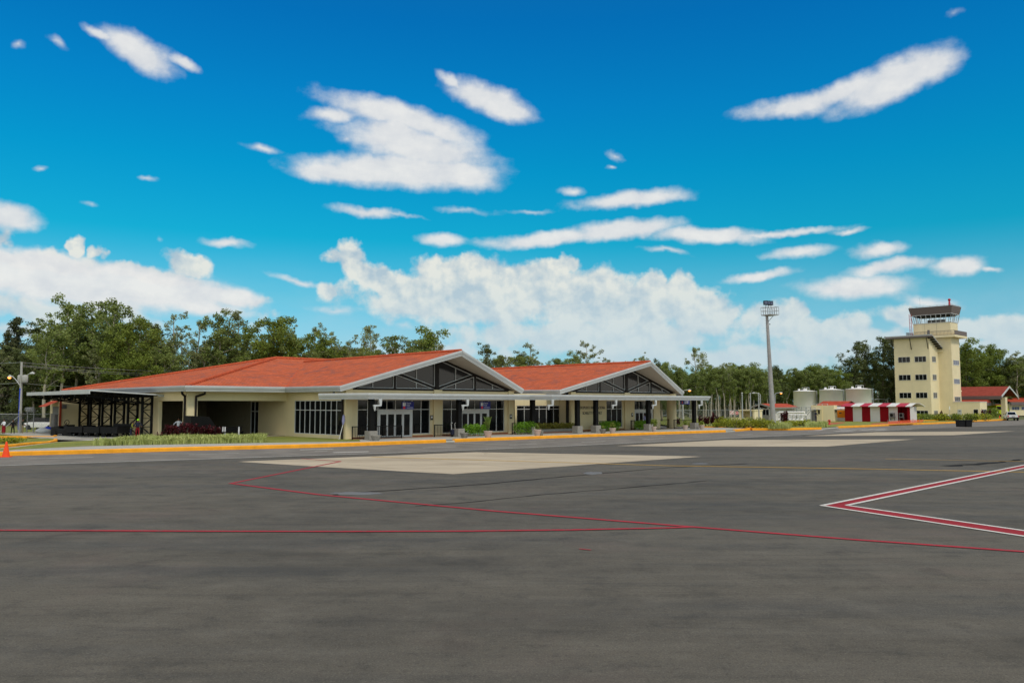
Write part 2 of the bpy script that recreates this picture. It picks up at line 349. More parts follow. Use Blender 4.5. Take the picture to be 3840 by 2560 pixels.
# odds and ends
M['conc'] = simple('grey concrete block', (.26, .245, .22), .85, var=.15, sc=5)
M['pot'] = simple('pale clay pot', (.47, .37, .32), .7, var=.1, sc=6)
M['galv'] = simple('galvanised steel', (.40, .41, .42), .42, .35, var=.12, sc=4)
M['mast'] = simple('mast steel', (.34, .33, .33), .5, .2, var=.12, sc=2)
M['pole'] = simple('concrete pole', (.36, .36, .33), .8, var=.12, sc=2)
M['signblue'] = simple('blue sign', (.012, .016, .17), .4, var=.05)
M['bluepipe'] = simple('blue pipe', (.02, .06, .50), .5, var=.1)
M['signwhite'] = simple('white lettering', (.72, .72, .70), .5, var=.02)
M['signdark'] = simple('dark grey lettering', (.06, .055, .05), .5, var=.05)
M['signred'] = simple('red sign paint', (.52, .035, .04), .5, var=.05)
M['cone'] = simple('orange plastic', (.86, .075, .015), .5, var=.08)
M['redpaint'] = simple('red wall paint', (.235, .004, .009), .6, var=.1, sc=.8, spec=.1)
M['redroof'] = simple('red roof sheet', (.46, .035, .055), .5, var=.1, sc=1)
M['whiteroof'] = simple('white roof sheet', (.68, .67, .63), .5, var=.06, sc=1)
M['tank'] = simple('white tank paint', (.86, .84, .83), .6, var=.05, sc=.6, spec=.1)
M['orange'] = simple('orange cabinet', (.80, .25, .012), .5, var=.06)
M['fascia'] = simple('brown fascia', (.155, .125, .115), .6, var=.08)
M['carpaint'] = simple('white car paint', (.72, .72, .72), .25, var=.03)
M['rubber'] = simple('black rubber', (.012, .012, .012), .8)
M['plastic'] = simple('black plastic', (.011, .011, .012), .5, spec=.15)
M['grey'] = simple('grey machine', (.16, .155, .15), .6)
M['lime'] = simple('lime truck paint', (.50, .62, .02), .4, var=.05)
M['skin'] = simple('brown skin', (.17, .085, .05), .6)
M['hair'] = simple('black hair', (.01, .009, .008), .6)
for k, c in dict(cl_white=(.72, .74, .80), cl_navy=(.018, .022, .045), cl_red=(.22, .012, .018), cl_black=(.012, .012, .013), cl_tan=(.22, .17, .10), cl_lav=(.24, .24, .40), cl_lime=(.30, .75, .02), cl_green=(.02, .03, .02)).items():
    M[k] = simple('cloth '+k, c, .9, var=.1, sc=6)
g = MG('sodium lamp', (1, .6, .2), .5); g.b.inputs['Emission Color'].default_value = (1.0, .28, .04, 1); g.b.inputs['Emission Strength'].default_value = 2.2; M['lamp'] = g.m
g = MG('truck lamp', (1, 1, 1), .3); g.b.inputs['Emission Color'].default_value = (1, 1, .95, 1); g.b.inputs['Emission Strength'].default_value = 1.2; M['headlamp'] = g.m
# chain link: wires drawn in the sheet, clear between them
def mesh_mat(name, col, cell, wire):
    g = MG(name, col, .5, .3)
    uv = g.n('ShaderNodeUVMap'); uv.uv_map = 'tile'; sp = g.n('ShaderNodeSeparateXYZ'); g.t.links.new(uv.outputs[0], sp.inputs[0])
    a = g.math('ADD', sp.outputs[0], sp.outputs[1]); b = g.math('SUBTRACT', sp.outputs[0], sp.outputs[1])
    def wr(q): return g.math('LESS_THAN', g.math('FRACT', g.math('DIVIDE', q, cell)), wire)
    f = g.math('MAXIMUM', wr(a), wr(b)); t = g.n('ShaderNodeBsdfTransparent'); ms = g.n('ShaderNodeMixShader')
    g.v(ms.inputs[0], f); g.t.links.new(t.outputs[0], ms.inputs[1]); g.t.links.new(g.b.outputs[0], ms.inputs[2]); g.t.links.new(ms.outputs[0], g.out.inputs[0]); return g.m
M['chain'] = mesh_mat('chain link', (.20, .205, .21), .09, .10)
M['orangenet'] = mesh_mat('orange net', (.85, .10, .02), .12, .42)

# ------------------------------------------------------------------ mesh building
class MB:
    def __init__(s): s.v = []; s.f = []; s.mi = []; s.uv = {}; s.sm = []; s.cur = 0; s.smooth = False
    def add(s, vs, fs, uvs=None):
        o = len(s.v); s.v += [tuple(p) for p in vs]
        for k, f in enumerate(fs):
            if uvs: s.uv[len(s.f)] = uvs[k]
            s.f.append(tuple(o+i for i in f)); s.mi.append(s.cur); s.sm.append(s.smooth)
        return s
    def box(s, x0, x1, y0, y1, z0, z1):
        return s.add([(x0,y0,z0),(x1,y0,z0),(x1,y1,z0),(x0,y1,z0),(x0,y0,z1),(x1,y0,z1),(x1,y1,z1),(x0,y1,z1)],
                     [(0,3,2,1),(4,5,6,7),(0,1,5,4),(1,2,6,5),(2,3,7,6),(3,0,4,7)])
    def bar(s, a, b, w, h=None, up=(0,0,1)):
        a, b = Vector(a), Vector(b); d = (b-a).normalized(); h = w if h is None else h; up = Vector(up)
        if abs(d.dot(up)) > .98: up = Vector((1, 0, 0))
        x = d.cross(up).normalized()*w/2; y = x.normalized().cross(d)*h/2
        vs = [a-x-y, a+x-y, a+x+y, a-x+y, b-x-y, b+x-y, b+x+y, b-x+y]
        return s.add(vs, [(3,2,1,0),(4,5,6,7),(0,1,5,4),(1,2,6,5),(2,3,7,6),(3,0,4,7)])
    def tube(s, pts, r, n=8, caps=True):
        pts = [Vector(p) for p in pts]; rs = r if isinstance(r, (list, tuple)) else [r]*len(pts)
        vs = []; fs = []; px = None
        for i, p in enumerate(pts):
            d = (pts[min(i+1, len(pts)-1)]-pts[max(i-1, 0)]).normalized()
            if px is None: px = d.cross(Vector((0, 0, 1)) if abs(d.z) < .95 else Vector((1, 0, 0))).normalized()
            px = (px-d*px.dot(d)).normalized(); py = d.cross(px)
            for k in range(n):
                t = 2*math.pi*k/n; vs.append(p+(px*math.cos(t)+py*math.sin(t))*rs[i])
        for i in range(len(pts)-1):
            for k in range(n): fs.append((i*n+k, i*n+(k+1)%n, (i+1)*n+(k+1)%n, (i+1)*n+k))
        sm = s.smooth; s.smooth = True; s.add(vs, fs); s.smooth = sm
        if caps: s.add(vs[:n], [tuple(range(n))[::-1]]); s.add(vs[-n:], [tuple(range(n))])
        return s
    def lathe(s, prof, n=24, c=(0,0), caps=True):
        vs = []; fs = []
        for r, z in prof:
            for k in range(n): t = 2*math.pi*k/n; vs.append((c[0]+r*math.cos(t), c[1]+r*math.sin(t), z))
        for i in range(len(prof)-1):
            for k in range(n): fs.append((i*n+k, i*n+(k+1)%n, (i+1)*n+(k+1)%n, (i+1)*n+k))
        sm = s.smooth; s.smooth = True; s.add(vs, fs); s.smooth = sm
        if caps: s.add(vs[:n], [tuple(range(n))[::-1]]); s.add(vs[-n:], [tuple(range(n))])
        return s
    def prism(s, poly, axis, a, b):
        """extrude a 2-D polygon; axis 'x': poly in (y,z); 'y': poly in (x,z); 'z': poly in (x,y)"""
        def P(p, t): return {'x': (t, p[0], p[1]), 'y': (p[0], t, p[1]), 'z': (p[0], p[1], t)}[axis]
        n = len(poly); vs = [P(p, a) for p in poly]+[P(p, b) for p in poly]
        return s.add(vs, [tuple(range(n))[::-1], tuple(range(n, 2*n))]+[(i, (i+1) % n, n+(i+1) % n, n+i) for i in range(n)])
    def sweep(s, prof, path, closed=False, caps=True):
        """profile (out, z) swept along a horizontal path; out is to the right of travel"""
        path = [Vector(p) for p in path]; n = len(path); m = len(prof); vs = []; fs = []
        for i, p in enumerate(path):
            a = path[i-1] if (i > 0 or closed) else None; b = path[(i+1) % n] if (i < n-1 or closed) else None
            ns = []
            for q0, q1 in ((a, p), (p, b)):
                if q0 is not None and q1 is not None: d = (q1-q0); d.z = 0; d.normalize(); ns.append(Vector((d.y, -d.x, 0)))
            nn = sum(ns, Vector())/len(ns); nn = nn/max(nn.length_squared, .2)
            for o, z in prof: vs.append(p+nn*o+Vector((0, 0, z)))
        for i in range(n if closed else n-1):
            j = (i+1) % n
            for k in range(m): k2 = (k+1) % m; fs.append((i*m+k, i*m+k2, j*m+k2, j*m+k))
        if caps and not closed: fs.append(tuple(range(m))[::-1]); fs.append(tuple((n-1)*m+k for k in range(m)))
        return s.add(vs, fs)
    def build(s, name, mats, parent=None, bevel=0, loc=None):
        me = bpy.data.meshes.new(name); me.from_pydata(s.v, [], s.f)
        for m in (mats if isinstance(mats, (list, tuple)) else [mats]): me.materials.append(M[m] if isinstance(m, str) else m)
        me.polygons.foreach_set('material_index', s.mi); me.polygons.foreach_set('use_smooth', s.sm)
        if s.uv:
            ul = me.uv_layers.new(name='tile')
            for fi, uvs in s.uv.items():
                p = me.polygons[fi]
                for k, li in enumerate(p.loop_indices): ul.data[li].uv = uvs[k]
        me.update()
        if s.fix:
            bm = bmesh.new(); bm.from_mesh(me); bmesh.ops.recalc_face_normals(bm, faces=bm.faces); bm.to_mesh(me); bm.free()
        o = bpy.data.objects.new(name, me); C.objects.link(o)
        if parent: o.parent = parent
        if loc is not None: o.location = loc
        if bevel:
            b = o.modifiers.new('bevel', 'BEVEL'); b.width = bevel; b.segments = 2; b.limit_method = 'ANGLE'
        return o
    fix = True
def B(*a): return MB().box(*a)
def thing(name, label, cat, loc=(0,0,0), rotz=0.0, group=None):
    o = bpy.data.objects.new(name, None); C.objects.link(o); o.empty_display_size = .3
    o.location = loc; o.rotation_euler = (0, 0, rotz); o['label'] = label; o['category'] = cat
    if group: o['group'] = group
    return o
def tag(o, label, cat, group=None, kind=None):
    o['label'] = label; o['category'] = cat
    if group: o['group'] = group
    if kind: o['kind'] = kind
    return o
def struct(o, kind='structure'): o['kind'] = kind; return o
def dup(root, loc, rotz=None, label=None, scale=None):
    r = root.copy(); C.objects.link(r); r.location = loc
    if rotz is not None: r.rotation_euler = (r.rotation_euler[0], r.rotation_euler[1], rotz)
    if label: r['label'] = label
    if scale: r.scale = scale if not isinstance(scale, (int, float)) else (scale,)*3
    for ch in list(root.children):
        c = ch.copy(); C.objects.link(c); c.parent = r
        for gch in ch.children:
            d = gch.copy(); C.objects.link(d); d.parent = c
    return r
def text_obj(name, body, size, mat, parent, loc, rot, ext=.01, align='LEFT', xs=1.0):
    cu = bpy.data.curves.new(name, 'FONT'); cu.body = body; cu.size = size; cu.extrude = ext; cu.align_x = align; cu.align_y = 'CENTER'
    o = bpy.data.objects.new(name, cu); C.objects.link(o); o.parent = parent; o.location = loc; o.rotation_euler = rot; o.scale = (xs, 1, 1)
    bpy.context.view_layer.update()
    me = bpy.data.meshes.new_from_object(o.evaluated_get(bpy.context.evaluated_depsgraph_get())); bpy.data.objects.remove(o)
    me.materials.clear(); me.materials.append(M[mat])
    o = bpy.data.objects.new(name, me); C.objects.link(o); o.parent = parent; o.location = loc; o.rotation_euler = rot; o.scale = (xs, 1, 1)
    return o
# ------------------------------------------------------------------ the setting: ground, apron, kerbs, markings
ZI = 0.20                                             # top of the raised islands
def sheet(name, pts, z, mat):
    m = MB(); m.add([(p[0], p[1], z) for p in pts], [tuple(range(len(pts)))]); m.fix = False
    o = m.build(name, mat)
    bm = bmesh.new(); bm.from_mesh(o.data); bmesh.ops.triangulate(bm, faces=bm.faces)
    for f in bm.faces:
        if f.normal.z < 0: f.normal_flip()
    bm.to_mesh(o.data); bm.free()
    return struct(o)
def gp(x, y, z=0.0): p = gz(x, y, z); return (p.x, p.y)
def resample(pts, step):
    out = [Vector(pts[0])]
    for a, b in zip(pts[:-1], pts[1:]):
        a, b = Vector(a), Vector(b); n = max(1, int((b-a).length/step))
        for i in range(1, n+1): out.append(a.lerp(b, i/n))
    return out
def strip(name, px, width, mat, z=.008, jitter=0.0):
    pts = [Vector(gp(x, y)) for x, y in px]
    return wstrip(name, pts, width, mat, z, jitter)
def wstrip(name, pts, width, mat, z=.008, jitter=0.0):
    L = []; Rr = []; rnd = random.Random(len(pts)+int(pts[0][0]*7))
    if jitter: pts = resample(pts, .6)
    for i, p in enumerate(pts):
        d = (Vector(pts[min(i+1, len(pts)-1)])-Vector(pts[max(0, i-1)])).normalized(); n = Vector((-d.y, d.x))
        w = width*(1+jitter*rnd.uniform(-1, 1)); sh = n*jitter*width*rnd.uniform(-1, 1)
        L.append(Vector(p)+n*w/2+sh); Rr.append(Vector(p)-n*w/2+sh)
    vs = [(p.x, p.y, z) for p in L]+[(p.x, p.y, z) for p in Rr]; k = len(pts)
    m = MB(); m.fix = False; m.add(vs, [(k+i, k+i+1, i+1, i) for i in range(k-1)]); return struct(m.build(name, mat))
g = MB(); g.fix = False
g.add([(-3000, -3000, -.03), (3000, -3000, -.03), (3000, 3000, -.03), (-3000, 3000, -.03)], [(0, 1, 2, 3)])
struct(g.build('ground', 'field'))
sheet('apron', [(-170, -60), (330, -60), (330, 150), (150, 150), (88, 158), (40, 150), (-170, 150)], 0.0, 'asphalt')
# service road in front of the terminal, a slightly paler strip of asphalt
edge_px = [(-260, 1754), (0, 1745.5), (387, 1733), (912, 1716), (1200, 1706), (1438, 1699), (1753, 1687), (2140, 1671), (2500, 1654), (2903, 1634), (3200, 1619), (3420, 1609)]
front_px = [(-260, 1719), (30, 1709), (300, 1702), (701, 1690), (1200, 1677.5), (1387, 1670), (1673, 1659), (1705, 1657.5), (1750, 1655.5), (2050, 1644), (2350, 1633), (2467, 1629), (2647, 1623), (2722, 1620.5), (2757, 1618), (2815, 1613)]
front = [Vector(gp(x, y)) for x, y in front_px]
edge = [Vector(gp(x, y)) for x, y in edge_px]
sheet('service_road', edge+[Vector(gp(3840, 1593)), Vector(gp(4500, 1573))]+[Vector(gp(x, y)) for x, y in [(4500, 1562), (3840, 1573), (3600, 1586), (3480, 1591), (3350, 1596.2), (3250, 1601.3), (3144, 1606), (3081, 1610.6), (2954, 1614), (2822, 1614)]]+front[::-1], .004, 'road')
def kerb(name, pts, mats='kerb', h=ZI+.055, w=.26):
    p3 = [(q[0], q[1], 0) for q in pts]
    return struct(MB().sweep([(0, 0), (.0, h-.05), (-.04, h), (-w, h), (-w, 0)], p3).build(name, mats))
i1 = front_px.index((1673, 1659)); i2 = front_px.index((1705, 1657.5)); j1 = front_px.index((2722, 1620.5)); j2 = front_px.index((2757, 1618))
nose = [Vector(gp(2820, 1608)), Vector(gp(2800, 1604.5))]
kerb('kerb', front[:i1+1]); kerb('kerb', front[i1:i2+1], 'pave', ZI*.72, .35); kerb('kerb', front[i2:j1+1]); kerb('kerb', front[j1:j2+1], 'pave', ZI*.72, .35); kerb('kerb', front[j2:]+nose)
def off(pts, d):
    out = []
    for i, p in enumerate(pts):
        t = (pts[min(i+1, len(pts)-1)]-pts[max(0, i-1)]).normalized(); out.append(p+Vector((-t.y, t.x))*d)
    return out
inner = off(front, .22)
L2 = lambda u, v: Vector(uvw(u, v)[:2])
isl = inner+[Vector(gp(2812, 1606, ZI)), Vector(gp(2730, 1602.5, ZI)), L2(50, -1.5), L2(49, 40), L2(-9, 40), L2(-17, 35), L2(-17, 16)]+[Vector(gp(x, y, ZI)) for x, y in [(330, 1650), (216, 1656), (0, 1680), (-260, 1704)]]
pav = sheet('pavement', isl, ZI-.008, 'pave')
# lawn of the terminal island, between the pavement strip and the building
lw = [Vector(gp(x, y, ZI)) for x, y in [(-240, 1699), (0, 1690), (60, 1684.5), (330, 1671.5), (640, 1665), (1000, 1659), (1290, 1655), (1352, 1654)]]+[L2(.9, -.7), L2(.05, -.1), L2(-.02, 9.3), L2(-9, 9.3), L2(-9.2, 13)]+[Vector(gp(x, y, ZI)) for x, y in [(330, 1651), (216, 1657), (60, 1676), (0, 1682), (-240, 1696)]]
sheet('lawn', lw, ZI, 'lawn')
# islands on the left, with the driveway between
def island(name, px, kerb_n, mat='lawn', top=ZI):
    pts = [Vector(gp(x, y)) for x, y in px]; sheet(name, pts, top, mat); kerb('kerb', pts[:kerb_n]); return pts
island('lawn', [(-300, 1712), (0, 1683), (60, 1678), (130, 1670), (190, 1666), (214, 1661), (216, 1655), (205, 1652), (-300, 1650)], 7)
island('lawn', [(-400, 1646), (0, 1646), (150, 1645.5), (203, 1646), (214, 1643), (213, 1638)], 6)
bk = [Vector(gp(-400, 1640)), Vector(gp(213, 1638)), Vector(gp(236, 1638)), Vector((-36, 96)), Vector((-44, 132)), Vector((-150, 132)), Vector((-150, 80))]
sheet('lawn', bk, ZI-.02, 'lawn')
sheet('driveway', [Vector(gp(x, y)) for x, y in [(219, 1668), (420, 1652), (520, 1640), (240, 1634), (216, 1645)]], .006, 'road')
sheet('pavement', [L2(-16.5, 15.5), L2(-8.8, 13.2), L2(-8.8, 34), L2(-16.8, 34)], ZI+.006, 'pave')
# the green belt on the right
rk_px = [(2600, 1604.5), (2640, 1606), (2722, 1607.5), (2760, 1607), (2822, 1613.3), (2954, 1613.3), (3081, 1610), (3144, 1605), (3250, 1600.8), (3350, 1595.6), (3480, 1590.5), (3590, 1586)]
rk = [Vector(gp(x, y)) for x, y in rk_px]
a = rk_px.index((2722, 1607.5)); b = rk_px.index((2760, 1607)); c = rk_px.index((3081, 1610)); d = rk_px.index((3144, 1605))
kerb('kerb', rk[:a+1]); kerb('kerb', rk[b:c+1]); kerb('kerb', rk[c:d+1], 'pave', ZI*.7, .3); kerb('kerb', rk[d:])
rk2 = [Vector(gp(x, y)) for x, y in [(3590, 1583.5), (3700, 1579), (3778, 1575.5)]]
kerb('kerb', rk2)
struct(MB().sweep([(0, 0), (0, ZI+.16), (-.2, ZI+.16), (-.2, 0)], [(p.x, p.y, 0) for p in [Vector(gp(x, y, .1)) for x, y in [(3425, 1581), (3500, 1579.5), (3586, 1578.5)]]]).build('kerb', 'kerb'))
sheet('lawn', off(rk, .22)+off(rk2, .22)+[Vector((113, 190)), Vector((60, 240)), Vector((20, 175)), L2(50.5, 3)], ZI, 'lawn')
sheet('bare_earth', [Vector(gp(x, y, ZI)) for x, y in [(3085, 1588), (3120, 1583.5), (3165, 1582), (3172, 1584), (3140, 1590), (3095, 1592)]], ZI+.004, 'dirt')
sheet('bare_earth', [Vector(gp(x, y, ZI)) for x, y in [(3262, 1587.5), (3310, 1583.8), (3400, 1582), (3440, 1582), (3425, 1588), (3340, 1591), (3272, 1592)]], ZI+.004, 'dirt')
sheet('forecourt', [Vector((113, 150)), Vector((160, 150)), Vector((210, 215)), Vector((130, 215))], .006, 'road')
# concrete parking pads
sheet('concrete_pad', [gp(890, 1730), gp(1200, 1749.5), gp(1702, 1777), gp(2210, 1741), gp(2630, 1711), gp(1786, 1694.5), gp(1300, 1714)], .004, 'concrete')
sheet('concrete_pad', [gp(2311, 1671.5), gp(2500, 1673.5), gp(3100, 1674), gp(3429, 1646.5), gp(2728, 1649)], .008, 'concrete')
sheet('concrete_pad', [gp(3010, 1634.5), gp(3577, 1631), gp(3808, 1616), gp(3286, 1620)], .008, 'concrete')
# painted lines
wstrip('edge_line', resample(edge, 4), .20, 'fadedline', .010)
for a in [(110,1720,350,1714),(708,1704.5,896,1699),(1180,1692,1228,1690.5),(1585,1679,1710,1674.5),(1702,1662.5,1815,1659),(1910,1668,2013,1663.5),(1985,1653.5,2080,1650),(2180,1657.5,2270,1653.5),(2222,1645,2305,1641.5),(2410,1647,2485,1643.5),(2427,1637,2495,1634.5),(2600,1639,2665,1636.5),(2602,1630.5,2660,1628),(2767,1631,2822,1628),(2905,1624.5,2957,1622),(3030,1618.5,3075,1616.5),(3440,1600.5,3480,1598.5),(0,1708,64,1706)]:
    strip('lane_dash', [(a[0], a[1]), (a[2], a[3])], .17, 'fadedline', .012)
strip('lane_arrow', [(1125, 1686.5), (1250, 1683)], .32, 'whiteline', .012); strip('lane_arrow', [(1250, 1696.5), (1382, 1693)], .42, 'whiteline', .012)
for a in [(3056,1613,3090,1611.3),(3140,1608,3192,1606.5),(3150,1613.3,3215,1612),(3195,1607.8,3250,1606.5),(3225,1612.2,3275,1610.5),(3258,1608.5,3325,1606.6),(3280,1612.6,3325,1611),(3130,1617,3200,1615.4)]:
    strip('crossing_bar', [(a[0], a[1]), (a[2], a[3])], .55, 'whiteline', .013)
strip('apron_line', [(2903, 1636), (3010, 1634)], .12, 'whiteline', .013)
strip('red_line', [(1130, 1719.5), (1277, 1729.5), (1272, 1731), (863, 1813)], .17, 'redline', .012)
strip('red_line', [(862, 1812), (1200, 1855), (1863, 1917), (2500, 1968), (3212, 2024), (3840, 2068.5), (4300, 2102)], .18, 'redline', .013)
strip('red_line', [(-300, 1987), (0, 1989), (800, 1992.5), (1300, 1993.5), (1753, 1992), (2140, 1987.5), (2500, 1980), (2600, 1976.5)], .17, 'redline', .016)
strip('red_line', [(2172, 2058), (2216, 2062.5)], .06, 'redline', .012)
def poly(name, px, z, mat): return sheet(name, [gp(x, y) for x, y in px], z, mat)
poly('red_band', [(3081, 1896), (3840, 1743.5), (4200, 1671), (4200, 1689), (3840, 1755), (3175, 1895)], .010, 'redband')
poly('red_band', [(3081, 1896), (3175, 1895), (3840, 1990), (4200, 2042), (4200, 2066), (3840, 2011)], .0105, 'redband')
for q in [[(3081, 1896), (3840, 1743.5), (4200, 1671)], [(3175, 1895), (3840, 1755), (4200, 1689)], [(3081, 1896), (3840, 2011), (4200, 2066)], [(3175, 1895), (3840, 1990), (4200, 2042)]]:
    strip('white_edge', q, .15, 'whiteline', .015)
strip('yellow_line', [(1393, 1713), (2250, 1738), (2500, 1746), (3184, 1757), (3840, 1770), (4200, 1777)], .20, 'yellowline', .014)
strip('yellow_line', [(3320, 1720.5), (3840, 1730), (4200, 1737)], .14, 'yellowline', .012)
strip('seam_line', [(1252, 1856), (1400, 1842), (1660, 1826), (1860, 1811), (2000, 1797), (2190, 1780), (2500, 1753), (2800, 1738)], .16, 'tar', .006, .45)
strip('seam_line', [(1560, 1898), (1790, 1880), (2000, 1857), (2400, 1824), (2650, 1802)], .10, 'tar', .005, .6)
strip('seam_line', [(3560, 1748), (3700, 1738), (3840, 1722)], .5, 'tar', .005, .6)
def blob(name, x, y, rx, ry, mat, z):
    rnd = random.Random(int(x)); pts = []
    for k in range(28):
        t = 2*math.pi*k/28; q = 1+.16*rnd.uniform(-1, 1); pts.append(gp(x+rx*q*math.cos(t), y+ry*q*math.sin(t)))
    return sheet(name, pts, z, mat)
blob('oil_stain', 1340, 1850, 95, 5.5, 'wet', .0065); blob('oil_stain', 2225, 1774, 38, 5, 'wet', .007); blob('oil_stain', 2625, 1738, 32, 2.2, 'wet', .0065)
# ------------------------------------------------------------------ the terminal (local frame: u along the front, v into the plot)
T = thing('terminal_building', 'long cream airport terminal with red tiled roof and two glazed gables', 'terminal building', OO, PHI)
def wallbox(*a, m='cream', n='wall'): return B(*a).build(n, m, T)
G1, G2 = 9.4, 36.25
EV = 4.42
# ---- roofs
def slab(name, polys, mat, parent, dirs=None, zoff=0.0):
    m = MB(); m.fix = False
    for poly, (o, e) in polys:
        o = Vector(o); e = Vector(e).normalized(); P = [Vector(p) for p in poly]
        nrm = (P[1]-P[0]).cross(P[2]-P[0]).normalized()
        if nrm.z < 0: P = P[::-1]; nrm = -nrm
        s = nrm.cross(e).normalized()
        if s.z < 0: s = -s
        m.add([p+Vector((0, 0, zoff)) for p in P], [tuple(range(len(P)))], [[((p-o).dot(e), (p-o).dot(s)) for p in P]])
    return m.build(name, mat, parent)
EM, RM = 4.45, 7.97
ml, mr_, mf, mb = -9.4, 46.32, 8.4, 41.4
main = [([(ml, mf, EM), (mr_, mf, EM), (29.8, 24.9, RM), (7.1, 24.9, RM)], ((ml, mf, EM), (1, 0, 0))),
        ([(ml, mb, EM), (ml, mf, EM), (7.1, 24.9, RM)], ((ml, mf, EM), (0, 1, 0))),
        ([(mr_, mb, EM), (ml, mb, EM), (7.1, 24.9, RM), (29.8, 24.9, RM)], ((ml, mb, EM), (1, 0, 0))),
        ([(mr_, mf, EM), (mr_, mb, EM), (29.8, 24.9, RM)], ((mr_, mf, EM), (0, 1, 0)))]
slab('roof', main, 'tile', T)
def gable(c, el, er, nm):
    A = 7.54; pv = -3.3; ev = -.43; bk = 23.1
    p = [([(el, ev, EV), (c, pv, A), (c, bk, A), (el, 8.4, EV)], ((el, 0, EV), (0, 1, 0))),
         ([(er, ev, EV), (er, 8.4, EV), (c, bk, A), (c, pv, A)], ((er, 0, EV), (0, 1, 0)))]
    r = slab('roof', p, 'tile', T, zoff=.02)
    s = MB(); s.fix = False
    s.add([(el, ev, EV-.32), (c, pv, A-.36), (c, 1.0, A-.36), (el, 9.0, EV-.32)], [(0, 1, 2, 3)])
    s.add([(er, ev, EV-.32), (c, pv, A-.36), (c, 1.0, A-.36), (er, 9.0, EV-.32)], [(0, 3, 2, 1)])
    s.build('soffit', 'soffit', T)
    # ridge tiles
    k = MB(); y = pv
    while y < bk-.5: k.tube([(c, y, A+.02), (c, y+.42, A+.05)], [.17, .14], 8); y += .38
    k.build('ridge_tiles', 'ridge', r)
    return r
gable(G1, -.67, 19.47, 'a'); gable(G2, 25.0, 46.32, 'b')
# hip and ridge tiles of the main roof, and the two valleys
def caps(a, b, r=.15):
    a, b = Vector(a), Vector(b); n = int((b-a).length/.40); k = MB()
    for i in range(n): k.tube([a.lerp(b, i/n)+Vector((0, 0, .03)), a.lerp(b, (i+1.06)/n)+Vector((0, 0, .06))], [r*1.15, r*.9], 8)
    return k.build('ridge_tiles', 'ridge', T)
caps((ml, mf, EM), (7.1, 24.9, RM)); caps((7.1, 24.9, RM), (29.8, 24.9, RM)); caps((7.1, 24.9, RM), (ml, mb, EM))
va = MB().bar((-.67, 8.4, EM+.01), (G1, 23.1, 7.56), .16, .03); va.build('valley_gutter', 'ridge', T)
# main soffit and ceiling
s = MB(); s.fix = False; s.add([(ml, mf, 4.06), (mr_, mf, 4.06), (mr_, mb, 4.06), (ml, mb, 4.06)], [(0, 3, 2, 1)]); s.build('soffit', 'soffit', T)
# white moulded gutter that follows the eaves and climbs the two prow gables
GPROF = [(0, -.42), (.07, -.42), (.08, -.34), (.12, -.31), (.12, -.26), (.19, -.17), (.22, -.06), (.22, .03), (.05, .05), (0, .03)]
path = [(ml, mb, EM), (ml, mf, EM), (-.67, mf, EM), (-.67, -.43, EV), (G1, -3.3, 7.54), (19.47, -.43, EV), (19.47, mf, EM), (25.0, mf, EM), (25.0, -.43, EV), (G2, -3.3, 7.54), (46.32, -.43, EV), (46.32, mf, EM), (46.32, mb, EM)]
for a, b in ((0, 4), (4, 9), (9, 13)):
    MB().sweep(GPROF, path[a:b+1] if b < 13 else path[a:], caps=True).build('gutter', 'white', T)
# ---- walls of the near wing
Z0, ZS, ZH, ZT = ZI, .46, 3.38, 4.02
wallbox(0, .62, -.14, .30, Z0, 4.26); wallbox(9.0, 9.92, -.16, .26, Z0, 4.26); wallbox(18.08, 18.80, -.14, .30, Z0, 4.26)
wallbox(.62, 1.20, 0, .25, Z0, ZH); wallbox(8.70, 9.0, 0, .25, Z0, ZH); wallbox(9.92, 10.10, 0, .25, Z0, ZH); wallbox(17.66, 18.08, 0, .25, Z0, ZH)
for a, b in ((.62, 9.0), (9.92, 18.08)): wallbox(a, b, .002, .25, ZH, ZT); wallbox(a, b, -.06, .25, ZT, 4.17)
for a, b in ((1.20, 3.22), (6.78, 8.70), (10.10, 12.18), (15.70, 17.66)): wallbox(a, b, 0, .25, Z0, ZS-.02)
wallbox(0, .25, .30, .46, Z0, 4.06); wallbox(0, .25, 8.08, 9.40, Z0, 4.06); wallbox(.002, .25, .46, 8.08, Z0, .48); wallbox(.002, .25, .46, 8.08, 3.32, 4.06)
wallbox(18.55, 18.80, .30, 9.4, Z0, 4.06)
wallbox(0, .30, 9.40, 14.7, Z0, 4.06)
# plinth tiles
for a, b in ((.62, 3.2), (6.8, 9.0), (9.92, 12.15), (15.72, 18.08), (28.4, 32.8), (32.8, 35.8), (36.75, 37.7)): B(a, b, -.03, .0, Z0, Z0+.13).build('plinth', 'plinth', T)
